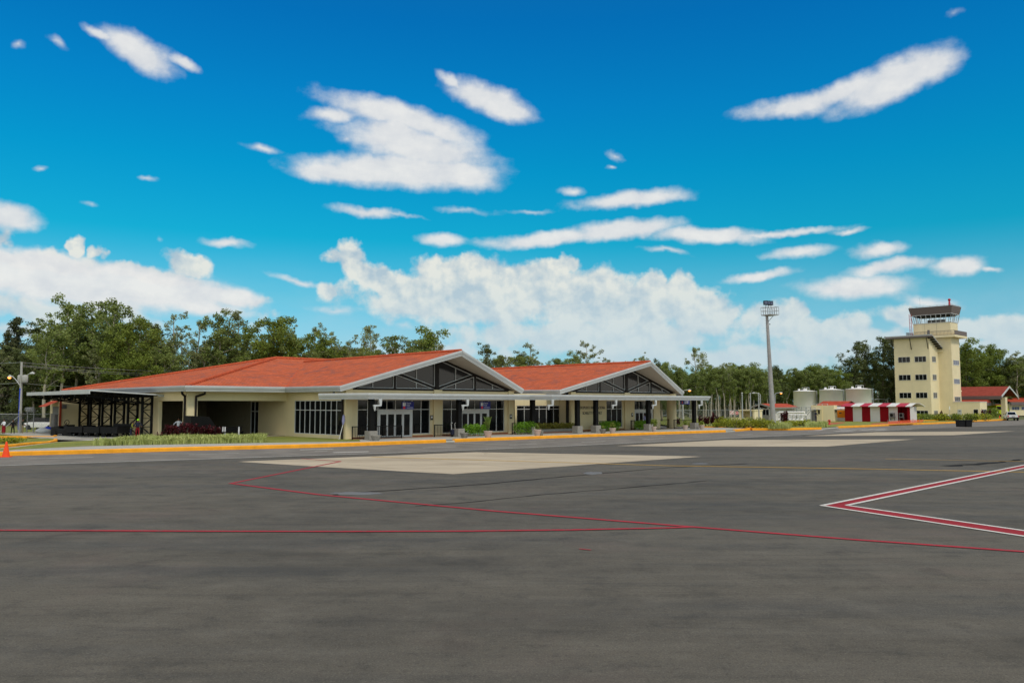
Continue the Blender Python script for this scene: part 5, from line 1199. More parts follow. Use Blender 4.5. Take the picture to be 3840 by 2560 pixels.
for pts, hx, lit in (([(77, 1448), (60, 1424), (46, 1410)], (44, 31, 1412), True), ([(84, 1418), (100, 1408), (112, 1400)], (113, 129, 1400), False)):
    m = MB(); m.tube([tuple(L_(*q)) for q in pts], .045, 8); arm = m.build('lamp_arm', 'galv', UP)
    a, b = L_(hx[0], hx[2]), L_(hx[1], hx[2]); m = MB(); m.tube([tuple(a), tuple((a+b)/2+Vector((0, 0, .04))), tuple(b)], [.06, .13, .07], 10); hd = m.build('lamp_head', 'frame', arm)
    if lit: c = (a+b)/2+(b-a)*.15; m = MB(); m.tube([tuple(c-Vector((.14, 0, .09))), tuple(c-Vector((0, 0, .13))), tuple(c+Vector((.14, 0, -.09)))], [.07, .12, .06], 10); m.build('lens', 'lamp', arm)
def wire(px0, px1, Y0, Y1, sag, label):
    a, b = at(*px0, Y0), at(*px1, Y1); n = 24; pts = []
    for i in range(n+1): t = i/n; p = a.lerp(b, t); p.z -= sag*4*t*(1-t); pts.append(p)
    o = MB().tube(pts, .015, 5, False).build('power_line', 'galv'); return tag(o, label, 'power line', 'power lines from the utility pole')
wire((82, 1359), (760, 1393), Y, 118, .25, 'topmost thin power line running right from the pole'); wire((82, 1369), (700, 1404), Y, 117, .2, 'upper power line of the close middle pair right of the pole'); wire((82, 1373), (690, 1409), Y, 117.3, .25, 'lower power line of the close middle pair right of the pole')
wire((80, 1436), (420, 1452), Y, 115, .15, 'lowest power line right of the pole just above the roof'); wire((-120, 1361), (80, 1358), 95, Y, .1, 'topmost power line left of the pole'); wire((-120, 1437), (78, 1435), 95, Y, .1, 'lowest power line left of the pole')
# ------------------------------------------------------------------ chain link fences
def fence(label, posts, h, arms=True, brace=()):
    P0 = posts[0]; t = thing('chain_link_fence', label, 'fence', P0)
    Lp = [p-P0 for p in posts]; n = MB(); n.fix = False; acc = 0
    for a, b in zip(Lp[:-1], Lp[1:]):
        d = (b-a).length; n.add([(a.x, a.y, a.z), (b.x, b.y, b.z), (b.x, b.y, b.z+h), (a.x, a.y, a.z+h)], [(0, 1, 2, 3)], [[(acc, 0), (acc+d, 0), (acc+d, h), (acc, h)]]); acc += d
    n.build('netting', 'chain', t); rl = MB()
    for a, b in zip(Lp[:-1], Lp[1:]): rl.bar(a+Vector((0, 0, h)), b+Vector((0, 0, h)), .05)
    rl.build('top_rail', 'galv', t)
    for i, a in enumerate(Lp):
        m = MB(); m.tube([tuple(a), tuple(a+Vector((0, 0, h)))]+([tuple(a+Vector((.05, -.28, h+.35)))] if arms else []), .045, 8); m.build('post', 'galv', t)
    for i, j in brace: MB().bar(Lp[i], Lp[j]+Vector((0, 0, h*.95)), .05).build('brace', 'galv', t)
    return t
pts = [gz(x, y, .1) for x, y in [(-330, 1628), (-170, 1627), (-10, 1627), (72, 1626.5), (100, 1625), (124, 1626), (226, 1624)]]
fence('chain link fence behind the left lawn, meeting the utility pole', pts, 1.95, True, ((2, 3),))
coil = MB(); a, b = pts[4], pts[5]; cen = [a.lerp(b, i/60.0) for i in range(-18, 66)]
coil.tube([tuple(c+Vector((0, .25*math.cos(i*1.05), 2.35+.25*math.sin(i*1.05)))) for i, c in enumerate(cen)], .012, 4, False)
tag(coil.build('razor_wire', 'galv'), 'coil of razor wire on the left fence beside the utility pole', 'razor wire')
pts = [Vector((x, y, .15)) for x, y in [(19+i*5.4, 147+i*.5) for i in range(10)]]
fence('long chain link fence in front of the trunks right of the terminal', pts, 1.85, True, ((1, 2), (3, 2)))
# ------------------------------------------------------------------ railings on the terminal front
def railing(label, u0, u1, v, ret=0.0):
    t = thing('railing', label, 'railing', uvw(u0, v, ZI), PHI, 'black picket railings along the walkway'); m = MB(); L = u1-u0
    for z in (.12, 1.02): m.bar((0, 0, z), (L, 0, z), .06)
    n = int(L/.16)
    for k in range(1, n): m.bar((L*k/n, 0, .12), (L*k/n, 0, 1.02), .028)
    m.build('pickets', 'black', t)
    for x in (0, L): MB().bar((x, 0, 0), (x, 0, 1.06), .07).build('post', 'black', t)
    return t
vR = -1.3
for x0, x1, lab in ((1321, 1506, 'black picket railing before the left glass doors'), (1629, 1712, 'black picket railing between the two near glass doors'), (1921, 1931, 'short black railing end by the hedge at the recess'), (2240, 2300, 'black picket railing behind the trimmed bush and small pot'), (2367, 2381, 'short black picket railing left of the far bush'), (2441, 2461, 'short black picket railing right of the far bush'), (2474, 2512, 'black picket railing between pier and round column'), (2528, 2600, 'black picket railing right of the round column')):
    v_ = vR if x0 < 2460 else (.1 if x0 < 2500 else -2.4); railing(lab, vp(x0, 1620, v_)[0], vp(x1, 1620, v_)[0], v_)
P = uvw(*[vp(1700, 1620, -2.0)[0], -2.0], ZI); t = thing('folded_stroller', 'dark blue folded stroller with pale handles by the railing', 'stroller', P, PHI)
m = MB(); m.box(-.25, .25, -.15, .15, .15, .62); m.build('seat', 'cl_navy', t, bevel=.05)
for x in (-.2, .2): MB().tube([(x, -.1, .1), (x, .05, 1.12), (x, -.08, 1.2)], .035, 8).build('handle', 'frame', t)
for x in (-.22, .22): m = MB(); wheel(m, (x, -.1, .1), .1, .05); m.build('wheel', 'rubber', t)
# ------------------------------------------------------------------ planting
def leafcloud(m, c, r, n, size, rnd, flat=1.0, up=.0, stretch=1.0):
    """n small bent leaf quads in an ellipsoid shell-ish cloud"""
    c = Vector(c)
    for _ in range(n):
        d = Vector((rnd.gauss(0, 1), rnd.gauss(0, 1), rnd.gauss(0, 1))).normalized()*(rnd.random()**.45)
        p = c+Vector((d.x*r, d.y*r, d.z*r*flat)); s = size*rnd.uniform(.6, 1.3)
        a = Vector((rnd.gauss(0, 1), rnd.gauss(0, 1), rnd.gauss(0, .7)+up)).normalized(); b = a.cross(Vector((rnd.gauss(0, 1), rnd.gauss(0, 1), rnd.gauss(0, 1)))).normalized()
        a *= s*.5*stretch; b *= s*.32
        m.v += [tuple(p-a), tuple(p+b), tuple(p+a), tuple(p-b)]; o = len(m.v)-4; m.f.append((o, o+1, o+2, o+3)); m.mi.append(0); m.sm.append(False)
def hedge(label, x0, x1, yb, top, mat, v, grp='trimmed bushes on the walkway', name='bush', lump=.0, size=.13, cat='bush', dens=1.0):
    u0, u1 = vp(x0, 1620, v)[0], vp(x1, 1620, v)[0]; rnd = random.Random(int(x0)); L = u1-u0
    t = thing(name, label, cat, uvw((u0+u1)/2, v, ZI), PHI, grp); m = MB(); m.fix = False
    k = max(3, int(L*2.2))
    for i in range(k):
        x = -L/2+L*(i+.5)/k; h = top*(1+rnd.uniform(-.10, .06)); y = rnd.uniform(-.12, .12)
        leafcloud(m, (x, y, h*.52), max(.30, L/k*.8), int(230*dens), size, rnd, flat=h*.52/max(.30, L/k*.8), up=.4)
        leafcloud(m, (x+rnd.uniform(-.2, .2), y-.15, h*.75), .32, int(110*dens), size, rnd, flat=.9, up=.5)
    m.build('foliage', mat, t); s = MB()
    for i in range(k): x = -L/2+L*(i+.5)/k; s.tube([(x, 0, 0), (x+.05, .02, top*.55)], .025, 5)
    s.build('stem', 'darkbark', t); return t
vh = -2.0
hedge('bright green bush right of the second gate column', 1737, 1824, 1640, 1.12, 'hedge', -2.3); hedge('large bright green bush with yellow patch before the recess', 1932, 2008, 1632, 1.18, 'hedge', -2.3)
hedge('green bush behind two small pots before the far windows', 2247, 2316, 1620, 1.05, 'hedge', -1.9); hedge('rounded green bush in front of the far doors', 2380, 2441, 1615, 1.05, 'hedge', -2.0)
hedge('yellow green croton row in the low planter of the recess', 2003, 2155, 1612, .95, 'croton', -.9, None, 'croton_row', size=.16, cat='shrub', dens=.7)
u0, u1 = vp(2010, 1620, -1.5)[0], vp(2162, 1620, -1.5)[0]; t = thing('planter_box', 'long low concrete planter box under the recessed windows', 'planter', uvw(u0, -1.5, ZI), PHI); m = MB()
m.box(0, u1-u0, 0, .12, 0, .38); m.box(0, .12, .12, 1.6, 0, .38); m.box(u1-u0-.12, u1-u0, .12, 1.6, 0, .38); m.build('box', 'conc', t); B(.12, u1-u0-.12, .12, 1.6, 0, .3).build('soil', 'dirt', t); B(0, u1-u0, -.02, -.003, 0, .1).build('plinth', 'plinth', t)
def pot(x, yb, label, kind, r=.30, h=.48, mat='pot', square=False):
    u, v, _ = zp(x, yb, ZI); t = thing('plant_pot', label, 'plant pot', uvw(u, v, ZI), R(20), 'clay pots and bowls along the walkway'); m = MB(); n = 4 if square else 22
    m.lathe([(r*.62, 0), (r*.92, h*.75), (r*1.0, h*.9), (r*1.05, h), (r*.9, h), (r*.86, h*.9)], n); m.build('pot_body', mat, t); rnd = random.Random(int(x))
    if kind:
        q = MB(); q.fix = False
        if kind == 'palm':
            for k in range(16):
                a = rnd.uniform(0, 6.28); L = rnd.uniform(.9, 1.5); sp = rnd.uniform(.12, .42); pts = [(math.cos(a)*sp*s*s*1.2, math.sin(a)*sp*s*s*1.2, h*.9+L*s*(1.05-.22*s)) for s in (0, .25, .5, .75, 1)]
                for i in range(4):
                    p, p2 = Vector(pts[i]), Vector(pts[i+1]); sd_ = Vector((-math.sin(a), math.cos(a), 0))*(.05+.10*math.sin((i+.5)/4*math.pi)); q.add([p-sd_, p+sd_, p2+sd_*.8, p2-sd_*.8], [(0, 1, 2, 3)])
            q.build('palm_leaves', 'palm', t)
        else:
            leafcloud(q, (0, 0, h+kind*.45), kind*.42, int(170*kind/.6), .15, rnd, flat=1.1, up=.5); q.build('plant', 'broad', t); MB().tube([(0, 0, h*.8), (.02, 0, h+kind*.5)], .02, 5).build('stem', 'darkbark', t)
    return t
pot(1409, 1651, 'empty round grey bowl beside the first column', 0, .42, .40, 'conc'); pot(1741, 1641, 'empty grey bowl beside the second column', 0, .40, .42, 'conc', True)
pot(1830, 1642, 'clay pot with tall young palm left of the windows', 'palm', .36, .60); pot(2015, 1635, 'clay pot with low leaves at the planter box end', .5, .34, .58); pot(2029, 1633, 'small dark stone bowl beside the planter box pot', 0, .26, .42, 'conc', True)
pot(2261, 1624, 'grey stone bowl in front of the trimmed bush', .35, .38, .42, 'conc', True); pot(2297, 1624.5, 'clay pot with green top right of the stone bowl', .6, .34, .52)
pot(2453, 1617, 'clay pot with tall leafy stem by the far doors', .95, .28, .5); pot(2570, 1611, 'clay pot with thin plant before the far railing', .55, .32, .5); pot(2632, 1608.5, 'clay pot at the foot of the last column', .5, .32, .46); pot(2617, 1607.5, 'dark square pot behind the last clay pot', .25, .26, .36, 'conc', True)
# red cordylines
def cordyline(P, h, label, grp, rnd, n=4):
    t = thing('cordyline', label, 'plant', P, rnd.uniform(0, 6), grp); q = MB(); q.fix = False; st = MB()
    for s in range(n):
        bx, by = rnd.uniform(-.25, .25), rnd.uniform(-.25, .25); hh = h*rnd.uniform(.6, 1.0); st.tube([(bx*.4, by*.4, 0), (bx, by, hh*.75)], .02, 5)
        for k in range(22):
            z = hh*(.25+.62*k/22); a = rnd.uniform(0, 6.28); L = .34*h**.4*rnd.uniform(.8, 1.2); el_ = rnd.uniform(.1, 1.2); d = Vector((math.cos(a)*math.cos(el_), math.sin(a)*math.cos(el_), math.sin(el_))); sd_ = Vector((-math.sin(a), math.cos(a), 0))*.065
            p = Vector((bx, by, z)); mid = p+d*L*.55+Vector((0, 0, .03)); e = p+d*L-Vector((0, 0, .06))
            q.add([p-sd_*.3, p+sd_*.3, mid+sd_, mid-sd_], [(0, 1, 2, 3)]); q.add([mid-sd_, mid+sd_, e], [(0, 1, 2)])
    q.build('leaves', 'ti', t); st.build('stem', 'darkbark', t); return t
rnd = random.Random(5)
lab = 'dark red cordyline in the row behind the variegated grass bed'
for x, yb, h in ((597, 1658, .75), (626, 1652, 1.25), (646, 1650, 1.75), (664, 1654, 1.2), (683, 1650, 1.4), (703, 1653, 1.5), (722, 1650, 1.6), (740, 1653, 1.45), (754, 1651, 1.3), (778, 1650, 1.4), (794, 1648, 1.2), (812, 1646, 1.05)):
    u, v, _ = zp(x, yb, ZI); cordyline(uvw(u, v, ZI), h, lab, 'red cordylines by the porch', rnd)
for x, yb, h in ((2540, 1600, 1.1), (2628, 1598, 1.5), (2645, 1597, 1.3), (2660, 1598, 1.4), (2676, 1598, 2.1), (2690, 1598, 1.4), (2705, 1598, 1.2)):
    P = gz(x, yb, ZI); cordyline(P, h, 'dark red cordyline on the green belt right of the canopy', 'red cordylines on the green belt', rnd, 6)
for x, yb, h in ((2937, 1589, 2.0), (2949, 1590, 2.1)): cordyline(gz(x, yb, ZI), h, 'tall dark cordyline clump at the foot of the floodlight mast', 'cordylines by the mast', rnd, 8)
for x, yb, h in ((3430, 1573, 1.5), (3466, 1573, 1.2), (3495, 1573, 1.2), (3520, 1573, 1.3), (3530, 1572, 1.9), (3685, 1574, 2.2), (3709, 1573, 2.6)):
    cordyline(gz(x, yb, ZI), h, 'red leaved plant in the flower bed along the tower wall', 'red plants along the tower', rnd, 5)
# low flowering shrubs
def lowshrub(P, r, h, label, mat, grp, n=420, size=.17):
    t = thing('shrub', label, 'shrub', P, 0, grp); m = MB(); m.fix = False; rr = random.Random(int(P.x*13)); 
    for k in range(4): leafcloud(m, (rr.uniform(-.5, .5)*r, rr.uniform(-.4, .4)*r, h*.5), r*.62, n//4, size, rr, flat=h*.5/(r*.62), up=.8)
    m.build('foliage', mat, t); s = MB()
    for k in range(4): a = k*1.6; s.tube([(0, 0, 0), (r*.4*math.cos(a), r*.4*math.sin(a), h*.6)], .03, 5)
    s.build('stem', 'darkbark', t); return t
xs = [(2712, 1600), (2726, 1602), (2742, 1601), (2758, 1604), (2775, 1603), (2791, 1604), (2806, 1603), (2822, 1606), (2838, 1604), (2853, 1606), (2868, 1605), (2882, 1606)]
for i, (x, y) in enumerate(xs): lowshrub(gz(x, y, ZI), 1.05, 1.05 if i % 3 else 1.35, 'golden green shrub of the hedge along the yellow kerb', 'goldshrub', 'golden shrubs before the flagpoles')
for x, y in ((2602, 1600), (2612, 1600), (2690, 1601)): lowshrub(gz(x, y, ZI), .7, .6, 'small golden shrub between the canopy end and the red plants', 'goldshrub', 'small golden shrubs')
for x, y in ((2970, 1597), (2984, 1598), (3000, 1597), (3015, 1597), (2958, 1599)): lowshrub(gz(x, y, ZI), 1.0, .75, 'low olive shrub on the lawn right of the mast', 'goldshrub', 'olive shrubs right of the mast', 300)
for x, y in ((3445, 1576), (3462, 1576), (3480, 1577), (3507, 1576), (3523, 1577), (3541, 1577), (3578, 1577), (3595, 1577), (3618, 1577), (3640, 1577), (3655, 1577), (3695, 1575), (3700, 1573)): lowshrub(gz(x, y, ZI), 1.3, 1.25, 'low green and yellow shrub in the bed along the tower wall', 'goldshrub' if x % 2 else 'broad', 'shrubs along the tower wall', 300, .26)
for x, y in ((18, 1661), (38, 1661), (55, 1659)): lowshrub(gz(x, y, ZI), .9, .45, 'low yellow flowered plant on the left traffic island', 'goldshrub', 'yellow flowered plants on the island', 240, .14)
for x, y in ((3720, 1568), (3728, 1568), (3735, 1567)): lowshrub(gz(x, y, ZI), 1.2, 2.2, 'tall leafy shrub at the fire station entrance', 'broad', 'shrubs at the fire station', 260, .3)
# beds of long grass, uncountable
def grassbed(name, label, pts, n, h, mat, seed, lean=.35, w=.03):
    rr = random.Random(seed); m = MB(); m.fix = False; a = [Vector(p) for p in pts]
    for _ in range(n):
        s, t = rr.random(), rr.random(); p = a[0].lerp(a[1], s).lerp(a[3].lerp(a[2], s), t)
        hh = h*rr.uniform(.5, 1.2)*(1+.25*math.sin(p.x*1.7)*math.cos(p.y*2.1)); an = rr.uniform(0, 6.28); d = Vector((math.cos(an), math.sin(an), 0)); sd_ = Vector((-d.y, d.x, 0))*w
        b0 = Vector((p.x, p.y, ZI)); mid = b0+d*hh*lean*.4+Vector((0, 0, hh*.65)); e = b0+d*hh*lean*1.3+Vector((0, 0, hh*rr.uniform(.8, 1)))
        m.add([b0-sd_, b0+sd_, mid+sd_*.9, mid-sd_*.9], [(0, 1, 2, 3)]); m.add([mid-sd_*.9, mid+sd_*.9, e], [(0, 1, 2)])
    o = m.build(name, mat); return tag(o, label, 'grass', None, 'stuff')
G = lambda x, y: gz(x, y, ZI)
grassbed('ornamental_grass', 'bed of pale variegated long grass along the pavement', [G(345, 1671), G(985, 1658.5), G(1000, 1650), G(520, 1656)], 19000, .50, 'ornagrass', 1)
grassbed('ornamental_grass', 'tuft bed of pale long grass at the mast foot', [G(2880, 1608), G(2965, 1607), G(2970, 1600), G(2895, 1600)], 1800, .6, 'ornagrass', 2)
grassbed('ornamental_grass', 'bed of pale long grass before the plant room', [G(3018, 1605), G(3105, 1601), G(3100, 1596), G(3030, 1599)], 1800, .6, 'ornagrass', 3)
# ------------------------------------------------------------------ people
def person(P, h, rz, pose, mats, label, hold=None):
    """one continuous skinned body; shirt / trousers / skin by height; hair as its child"""
    s = h/1.72; lean = pose.get('lean', 0); st = pose.get('step', .0); ar = pose.get('arms', ((.06, -.05), (.06, -.05)))
    V = []; E_ = []; Rd = []
    def v(x, y, z, r): V.append((x*s, y*s, z*s)); Rd.append(r*s); return len(V)-1
    pel = v(0, 0, .93, .145); wa = v(0, -lean*.1, 1.10, .125); ch = v(0, -lean*.28, 1.32, .155); nk = v(0, -lean*.38, 1.47, .062); hd = v(0, -lean*.42-.01, 1.56, .085); tp = v(0, -lean*.44, 1.68, .075)
    E_ += [(pel, wa), (wa, ch), (ch, nk), (nk, hd), (hd, tp)]
    for i, sx in enumerate((-1, 1)):
        o = st*(1 if i else -1)
        hp = v(sx*.10, 0, .86, .10); kn = v(sx*.11, -o*.5-.02, .48, .070); an = v(sx*.11, -o, .09, .048); to = v(sx*.12, -o-.15, .035, .042); E_ += [(pel, hp), (hp, kn), (kn, an), (an, to)]
        sh = v(sx*.19, -lean*.28, 1.38, .062); dx, dy = ar[i]; eb = v(sx*(.24+dx), -lean*.30+dy*.5, 1.13, .048); wrs = v(sx*(.22+dx*.6), -lean*.3+dy*2.2-.05, .93+abs(dy)*.7, .036); hn = v(sx*(.21+dx*.5), -lean*.3+dy*2.5-.06, .85+abs(dy)*.75, .040); E_ += [(ch, sh), (sh, eb), (eb, wrs), (wrs, hn)]
    me = bpy.data.meshes.new('person_body'); me.from_pydata(V, E_, []); o = bpy.data.objects.new('tmp', me); C.objects.link(o)
    sk = o.modifiers.new('skin', 'SKIN'); 
    for i, d in enumerate(me.skin_vertices[0].data): d.radius = (Rd[i], Rd[i]*.82); d.use_root = (i == pel)
    sb = o.modifiers.new('sub', 'SUBSURF'); sb.levels = 1; sb.render_levels = 1
    bpy.context.view_layer.update(); m2 = bpy.data.meshes.new_from_object(o.evaluated_get(bpy.context.evaluated_depsgraph_get())); bpy.data.objects.remove(o)
    m2.materials.clear()
    for k in mats: m2.materials.append(M[k])                                   # 0 skin 1 shirt 2 trousers 3 shoes
    for p in m2.polygons:
        z = p.center.z/s; x = abs(p.center.x/s); p.use_smooth = True
        p.material_index = 0 if z > 1.46 or (x > .20 and z < 1.10 and z > .7) else 1 if z > .97 else 2 if z > .09 else 3
    t = thing('person', label, 'person', P, rz); b = bpy.data.objects.new('body', m2); C.objects.link(b); b.parent = t
    hr = MB(); hr.smooth = True; q = bmesh.new(); bmesh.ops.create_icosphere(q, subdivisions=2, radius=.105*s)
    for vv_ in q.verts: vv_.co = Vector((vv_.co.x*.92, vv_.co.y+.018*s-lean*.43*s, max(vv_.co.z, -.03*s if vv_.co.y > 0 else .02*s)+1.655*s))
    hr.add([tuple(w_.co) for w_ in q.verts], [[w_.index for w_ in fc.verts] for fc in q.faces]); q.free(); hr.build('hair', pose.get('hair', 'hair'), t)
    fc_ = MB()
    for sx in (-1, 1): fc_.box(sx*.035*s-.012*s, sx*.035*s+.012*s, -.098*s-lean*.42*s, -.085*s-lean*.42*s, 1.575*s, 1.592*s)
    fc_.box(-.03*s, .03*s, -.094*s-lean*.42*s, -.08*s-lean*.42*s, 1.505*s, 1.515*s); fc_.build('face', 'hair', t)
    if pose.get('vest'): vs = MB(); vs.lathe([(.165*s, 1.02*s), (.175*s, 1.3*s), (.12*s, 1.43*s)], 14, (0, -lean*.22*s), False); vs.build('vest', pose['vest'], t)
    if pose.get('cap'): cp_ = MB(); cp_.lathe([(.11*s, 1.60*s), (.112*s, 1.66*s), (.07*s, 1.73*s), (.01*s, 1.745*s)], 14, (0, -lean*.43*s)); cp_.build('cap', pose['cap'], t)
    if pose.get('skirt'): sk_ = MB(); sk_.lathe([(.15*s, 1.0*s), (.19*s, .8*s), (.20*s, .25*s)], 14, (0, 0)); sk_.build('skirt', pose['skirt'], t)
    return t
person(gz(13, 1628.5, .12), 1.46, R(-20), dict(skirt='cl_red', arms=((.02, -.12), (.02, -.16))), ('skin', 'cl_white', 'cl_red', 'cl_black'), 'person in white top and long dark red skirt, leftmost on the lawn')
person(gz(47, 1628.5, .12), 1.44, R(60), dict(step=.12, arms=((.1, -.1), (.05, .08))), ('skin', 'cl_black', 'cl_black', 'cl_black'), 'person in all black clothes left of the utility pole')
person(gz(84, 1627, .12), 1.48, R(120), dict(arms=((.05, -.1), (.08, -.06))), ('skin', 'cl_green', 'cl_tan', 'cl_black'), 'person in dark shirt and tan trousers right behind the utility pole')
person(uvw(*zp(668, 1640, ZI)[:2], ZI+.0), 1.66, R(10), dict(arms=((.16, -.12), (.16, -.14))), ('skin', 'cl_white', 'cl_navy', 'cl_black'), 'person in white shirt with folded arms in the shaded porch')
person(uvw(*zp(515, 1641, ZI)[:2], ZI+.01), 1.55, R(30), dict(vest='cl_navy', cap='cl_lime', hair='cl_lime', lean=.3, arms=((.1, -.2), (.1, -.2))), ('skin', 'cl_navy', 'cl_red', 'cl_black'), 'person in lime cap and red trousers under the lattice canopy')
person(uvw(*zp(490, 1641, ZI)[:2], ZI+.01), 1.35, R(90), dict(lean=.6, vest='cl_navy', arms=((.1, -.2), (.1, -.2))), ('skin', 'goldshrub', 'cl_navy', 'cl_black'), 'person in navy bending beside the baggage carts')
person(uvw(vp(2418, 1560, -1.0)[0], -1.0, ZI+.01), 1.76, R(250), dict(step=.2, lean=.15, arms=((.05, .12), (.05, -.12))), ('skin', 'cl_lav', 'cl_black', 'cl_black'), 'person in lavender shirt walking at the far terminal doors')
person(gz(3060, 1582, ZI), 1.80, R(40), dict(arms=((.08, -.06), (.08, -.1)), cap='cl_navy'), ('skin', 'cl_navy', 'cl_navy', 'cl_red'), 'person in navy uniform standing by the cream plant room door')
person(gz(2944, 1587, ZI), 1.75, R(-70), dict(lean=.35, arms=((.1, -.2), (.1, -.2)), vest='cl_black', cap='cl_white'), ('skin', 'cl_white', 'cl_red', 'cl_black'), 'person in white cap and dark jacket right of the floodlight mast')
# parked white car half hidden behind the sacks
P = gz(172, 1628, .1); P = at(166, 1618, 93); P.z = .1
t = thing('parked_car', 'white car partly hidden behind the utility building corner', 'car', P, R(80)); b = MB()
loft(b, [[(-.85, y, zb), (.85, y, zb), (.85, y, (zb+zt)/2), (w_, y, zt), (-w_, y, zt), (-.85, y, (zb+zt)/2)] for y, zb, zt, w_ in ((-2.1, .35, .75, .7), (-1.2, .3, .92, .8), (1.4, .3, .92, .8), (2.1, .35, .78, .7))]); b.build('body', 'carpaint', t, bevel=.05)
b = MB(); loft(b, [[(-.75, y, .92), (.75, y, .92), (w_, y, zt), (-w_, y, zt)] for y, zt, w_ in ((-1.1, .95, .7), (-.5, 1.4, .58), (.8, 1.42, .58), (1.6, .95, .7))]); b.build('cabin', 'glass', t)
for y in (-1.3, 1.35):
    for x in (-.78, .78): m = MB(); wheel(m, (x, y, .31), .31, .2); m.build('wheel', 'rubber', t)
# ------------------------------------------------------------------ the wood: tapered trunks with limbs, crowns of thousands of small leaves
def make_tree(name, label, cat, seed, H, kind, group=None):
    rnd = random.Random(seed)
    t = thing(name, label, cat, (0, 0, 0), 0, group)
    K = dict(euc=dict(base=.40, spread=.17, clump=.62, nl=11, leaf=.20, per=100, mat='euc', bark='bark', droop=.25, rise=.9),
             airy=dict(base=.45, spread=.15, clump=.46, nl=11, leaf=.18, per=64, mat='eucpale', bark='bark', droop=.35, rise=1.1),
             sparse=dict(base=.40, spread=.14, clump=.38, nl=10, leaf=.17, per=55, mat='eucpale', bark='bark', droop=.3, rise=1.1),
             slim=dict(base=.55, spread=.135, clump=.58, nl=10, leaf=.20, per=95, mat='euc', bark='bark', droop=.2, rise=1.0),
             full=dict(base=.24, spread=.21, clump=.78, nl=16, leaf=.21, per=120, mat='broad', bark='darkbark', droop=.05, rise=.7),
             dark=dict(base=.20, spread=.17, clump=.66, nl=16, leaf=.20, per=105, mat='darkleaf', bark='darkbark', droop=.15, rise=.8),
             conifer=dict(base=.15, spread=.17, clump=.5, nl=26, leaf=.20, per=95, mat='pine', bark='darkbark', droop=.3, rise=.15))[kind]
    tr = MB(); lean = Vector((rnd.uniform(-.05, .05), rnd.uniform(-.05, .05), 0)); n = 7; pts = []
    for i in range(n+1):
        s = i/n; pts.append(Vector((lean.x*H*s+rnd.uniform(-.012, .012)*H*(i > 0), lean.y*H*s+rnd.uniform(-.012, .012)*H*(i > 0), H*.93*s)))
    r0 = .0145*H+.03
    tr.tube(pts, [r0*(1-.86*(i/n))*(1.25 if i == 0 else 1) for i in range(n+1)], 7, False)
    def on(s): f = s*n; i = min(n-1, int(f)); return pts[i].lerp(pts[i+1], f-i)
    clumps = []
    if kind in ('euc', 'airy', 'slim') and rnd.random() < .6:                 # a fork low in the trunk
        a = on(.42); d = Vector((rnd.uniform(-1, 1), rnd.uniform(-1, 1), 0)).normalized(); b = a+d*H*.09+Vector((0, 0, H*.22)); c = b+d*H*.03+Vector((0, 0, H*.2)); tr.tube([a, b, c], [r0*.45, r0*.32, r0*.15], 6, False); clumps += [(c, .9), (c+Vector((0, 0, .6)), .8), (b.lerp(c, .5)+d*.5, .7)]
    for k in range(K['nl']):
        s = K['base']+(1-K['base'])*((k+rnd.uniform(0, .8))/K['nl'])*.98; a = on(min(s, .99)); ang = k*2.4+rnd.uniform(-.5, .5)
        top = (s-K['base'])/(1-K['base'])
        prof = {'conifer': 1.05-.95*top, 'full': .55+.75*math.sin(math.pi*min(1, .15+top*.8)), 'dark': .5+.6*math.sin(math.pi*(.1+.8*top))}.get(kind, .55+.6*math.sin(math.pi*(.15+.7*top)))
        L = K['spread']*H*prof*rnd.uniform(.65, 1.15); d = Vector((math.cos(ang), math.sin(ang), 0)); rise = K['rise']*rnd.uniform(.5, 1.2)
        b = a+d*L*.55+Vector((0, 0, L*.45*rise)); c = a+d*L+Vector((0, 0, L*.75*rise-L*K['droop']*.3)); tr.tube([a, b, c], [r0*.30*(1-.6*s), r0*.2*(1-.6*s), r0*.07], 5, False)
        m = max(3, int(L/.36)); w = K['clump']
        for q in range(m):
            f = .35+.75*q/m; p = a.lerp(c, f)+Vector((rnd.gauss(0, .45), rnd.gauss(0, .45), rnd.gauss(.1, .42)))*w*1.25; clumps.append((p, w*rnd.uniform(.6, 1.15)*(1.0-.25*(f > .9))))
        if kind in ('full', 'dark', 'euc', 'slim'): clumps.append((a+Vector((rnd.gauss(0, .3), rnd.gauss(0, .3), .2))*w, w*.95))
    tp = on(1.0)
    for q in range(3): clumps.append((tp+Vector((rnd.gauss(0, .3), rnd.gauss(0, .3), rnd.uniform(-.4, .5)))*K['clump'], K['clump']*rnd.uniform(.6, .9)))
    cr = MB(); cr.fix = False
    for p, r in clumps: leafcloud(cr, p, r, int(K['per']*(r/K['clump'])**1.6), K['leaf'], rnd, flat=.78, up=-.2 if K['droop'] > .2 else .2, stretch=1.25)
    tr.fix = False
    tr.build('trunk', K['bark'], t); cr.build('crown', K['mat'], t)
    return t
PROT = {}; HP = 12.0
for kind, ns in dict(euc=4, airy=3, sparse=2, slim=4, full=3, dark=3, conifer=2).items():
    for i in range(ns): PROT[kind, i] = None
NAMES = dict(euc='eucalyptus_tree', airy='eucalyptus_tree', sparse='eucalyptus_tree', slim='eucalyptus_tree', full='broadleaf_tree', dark='dark_tree', conifer='conifer_tree')
rt = random.Random(77); SEEDS = {}
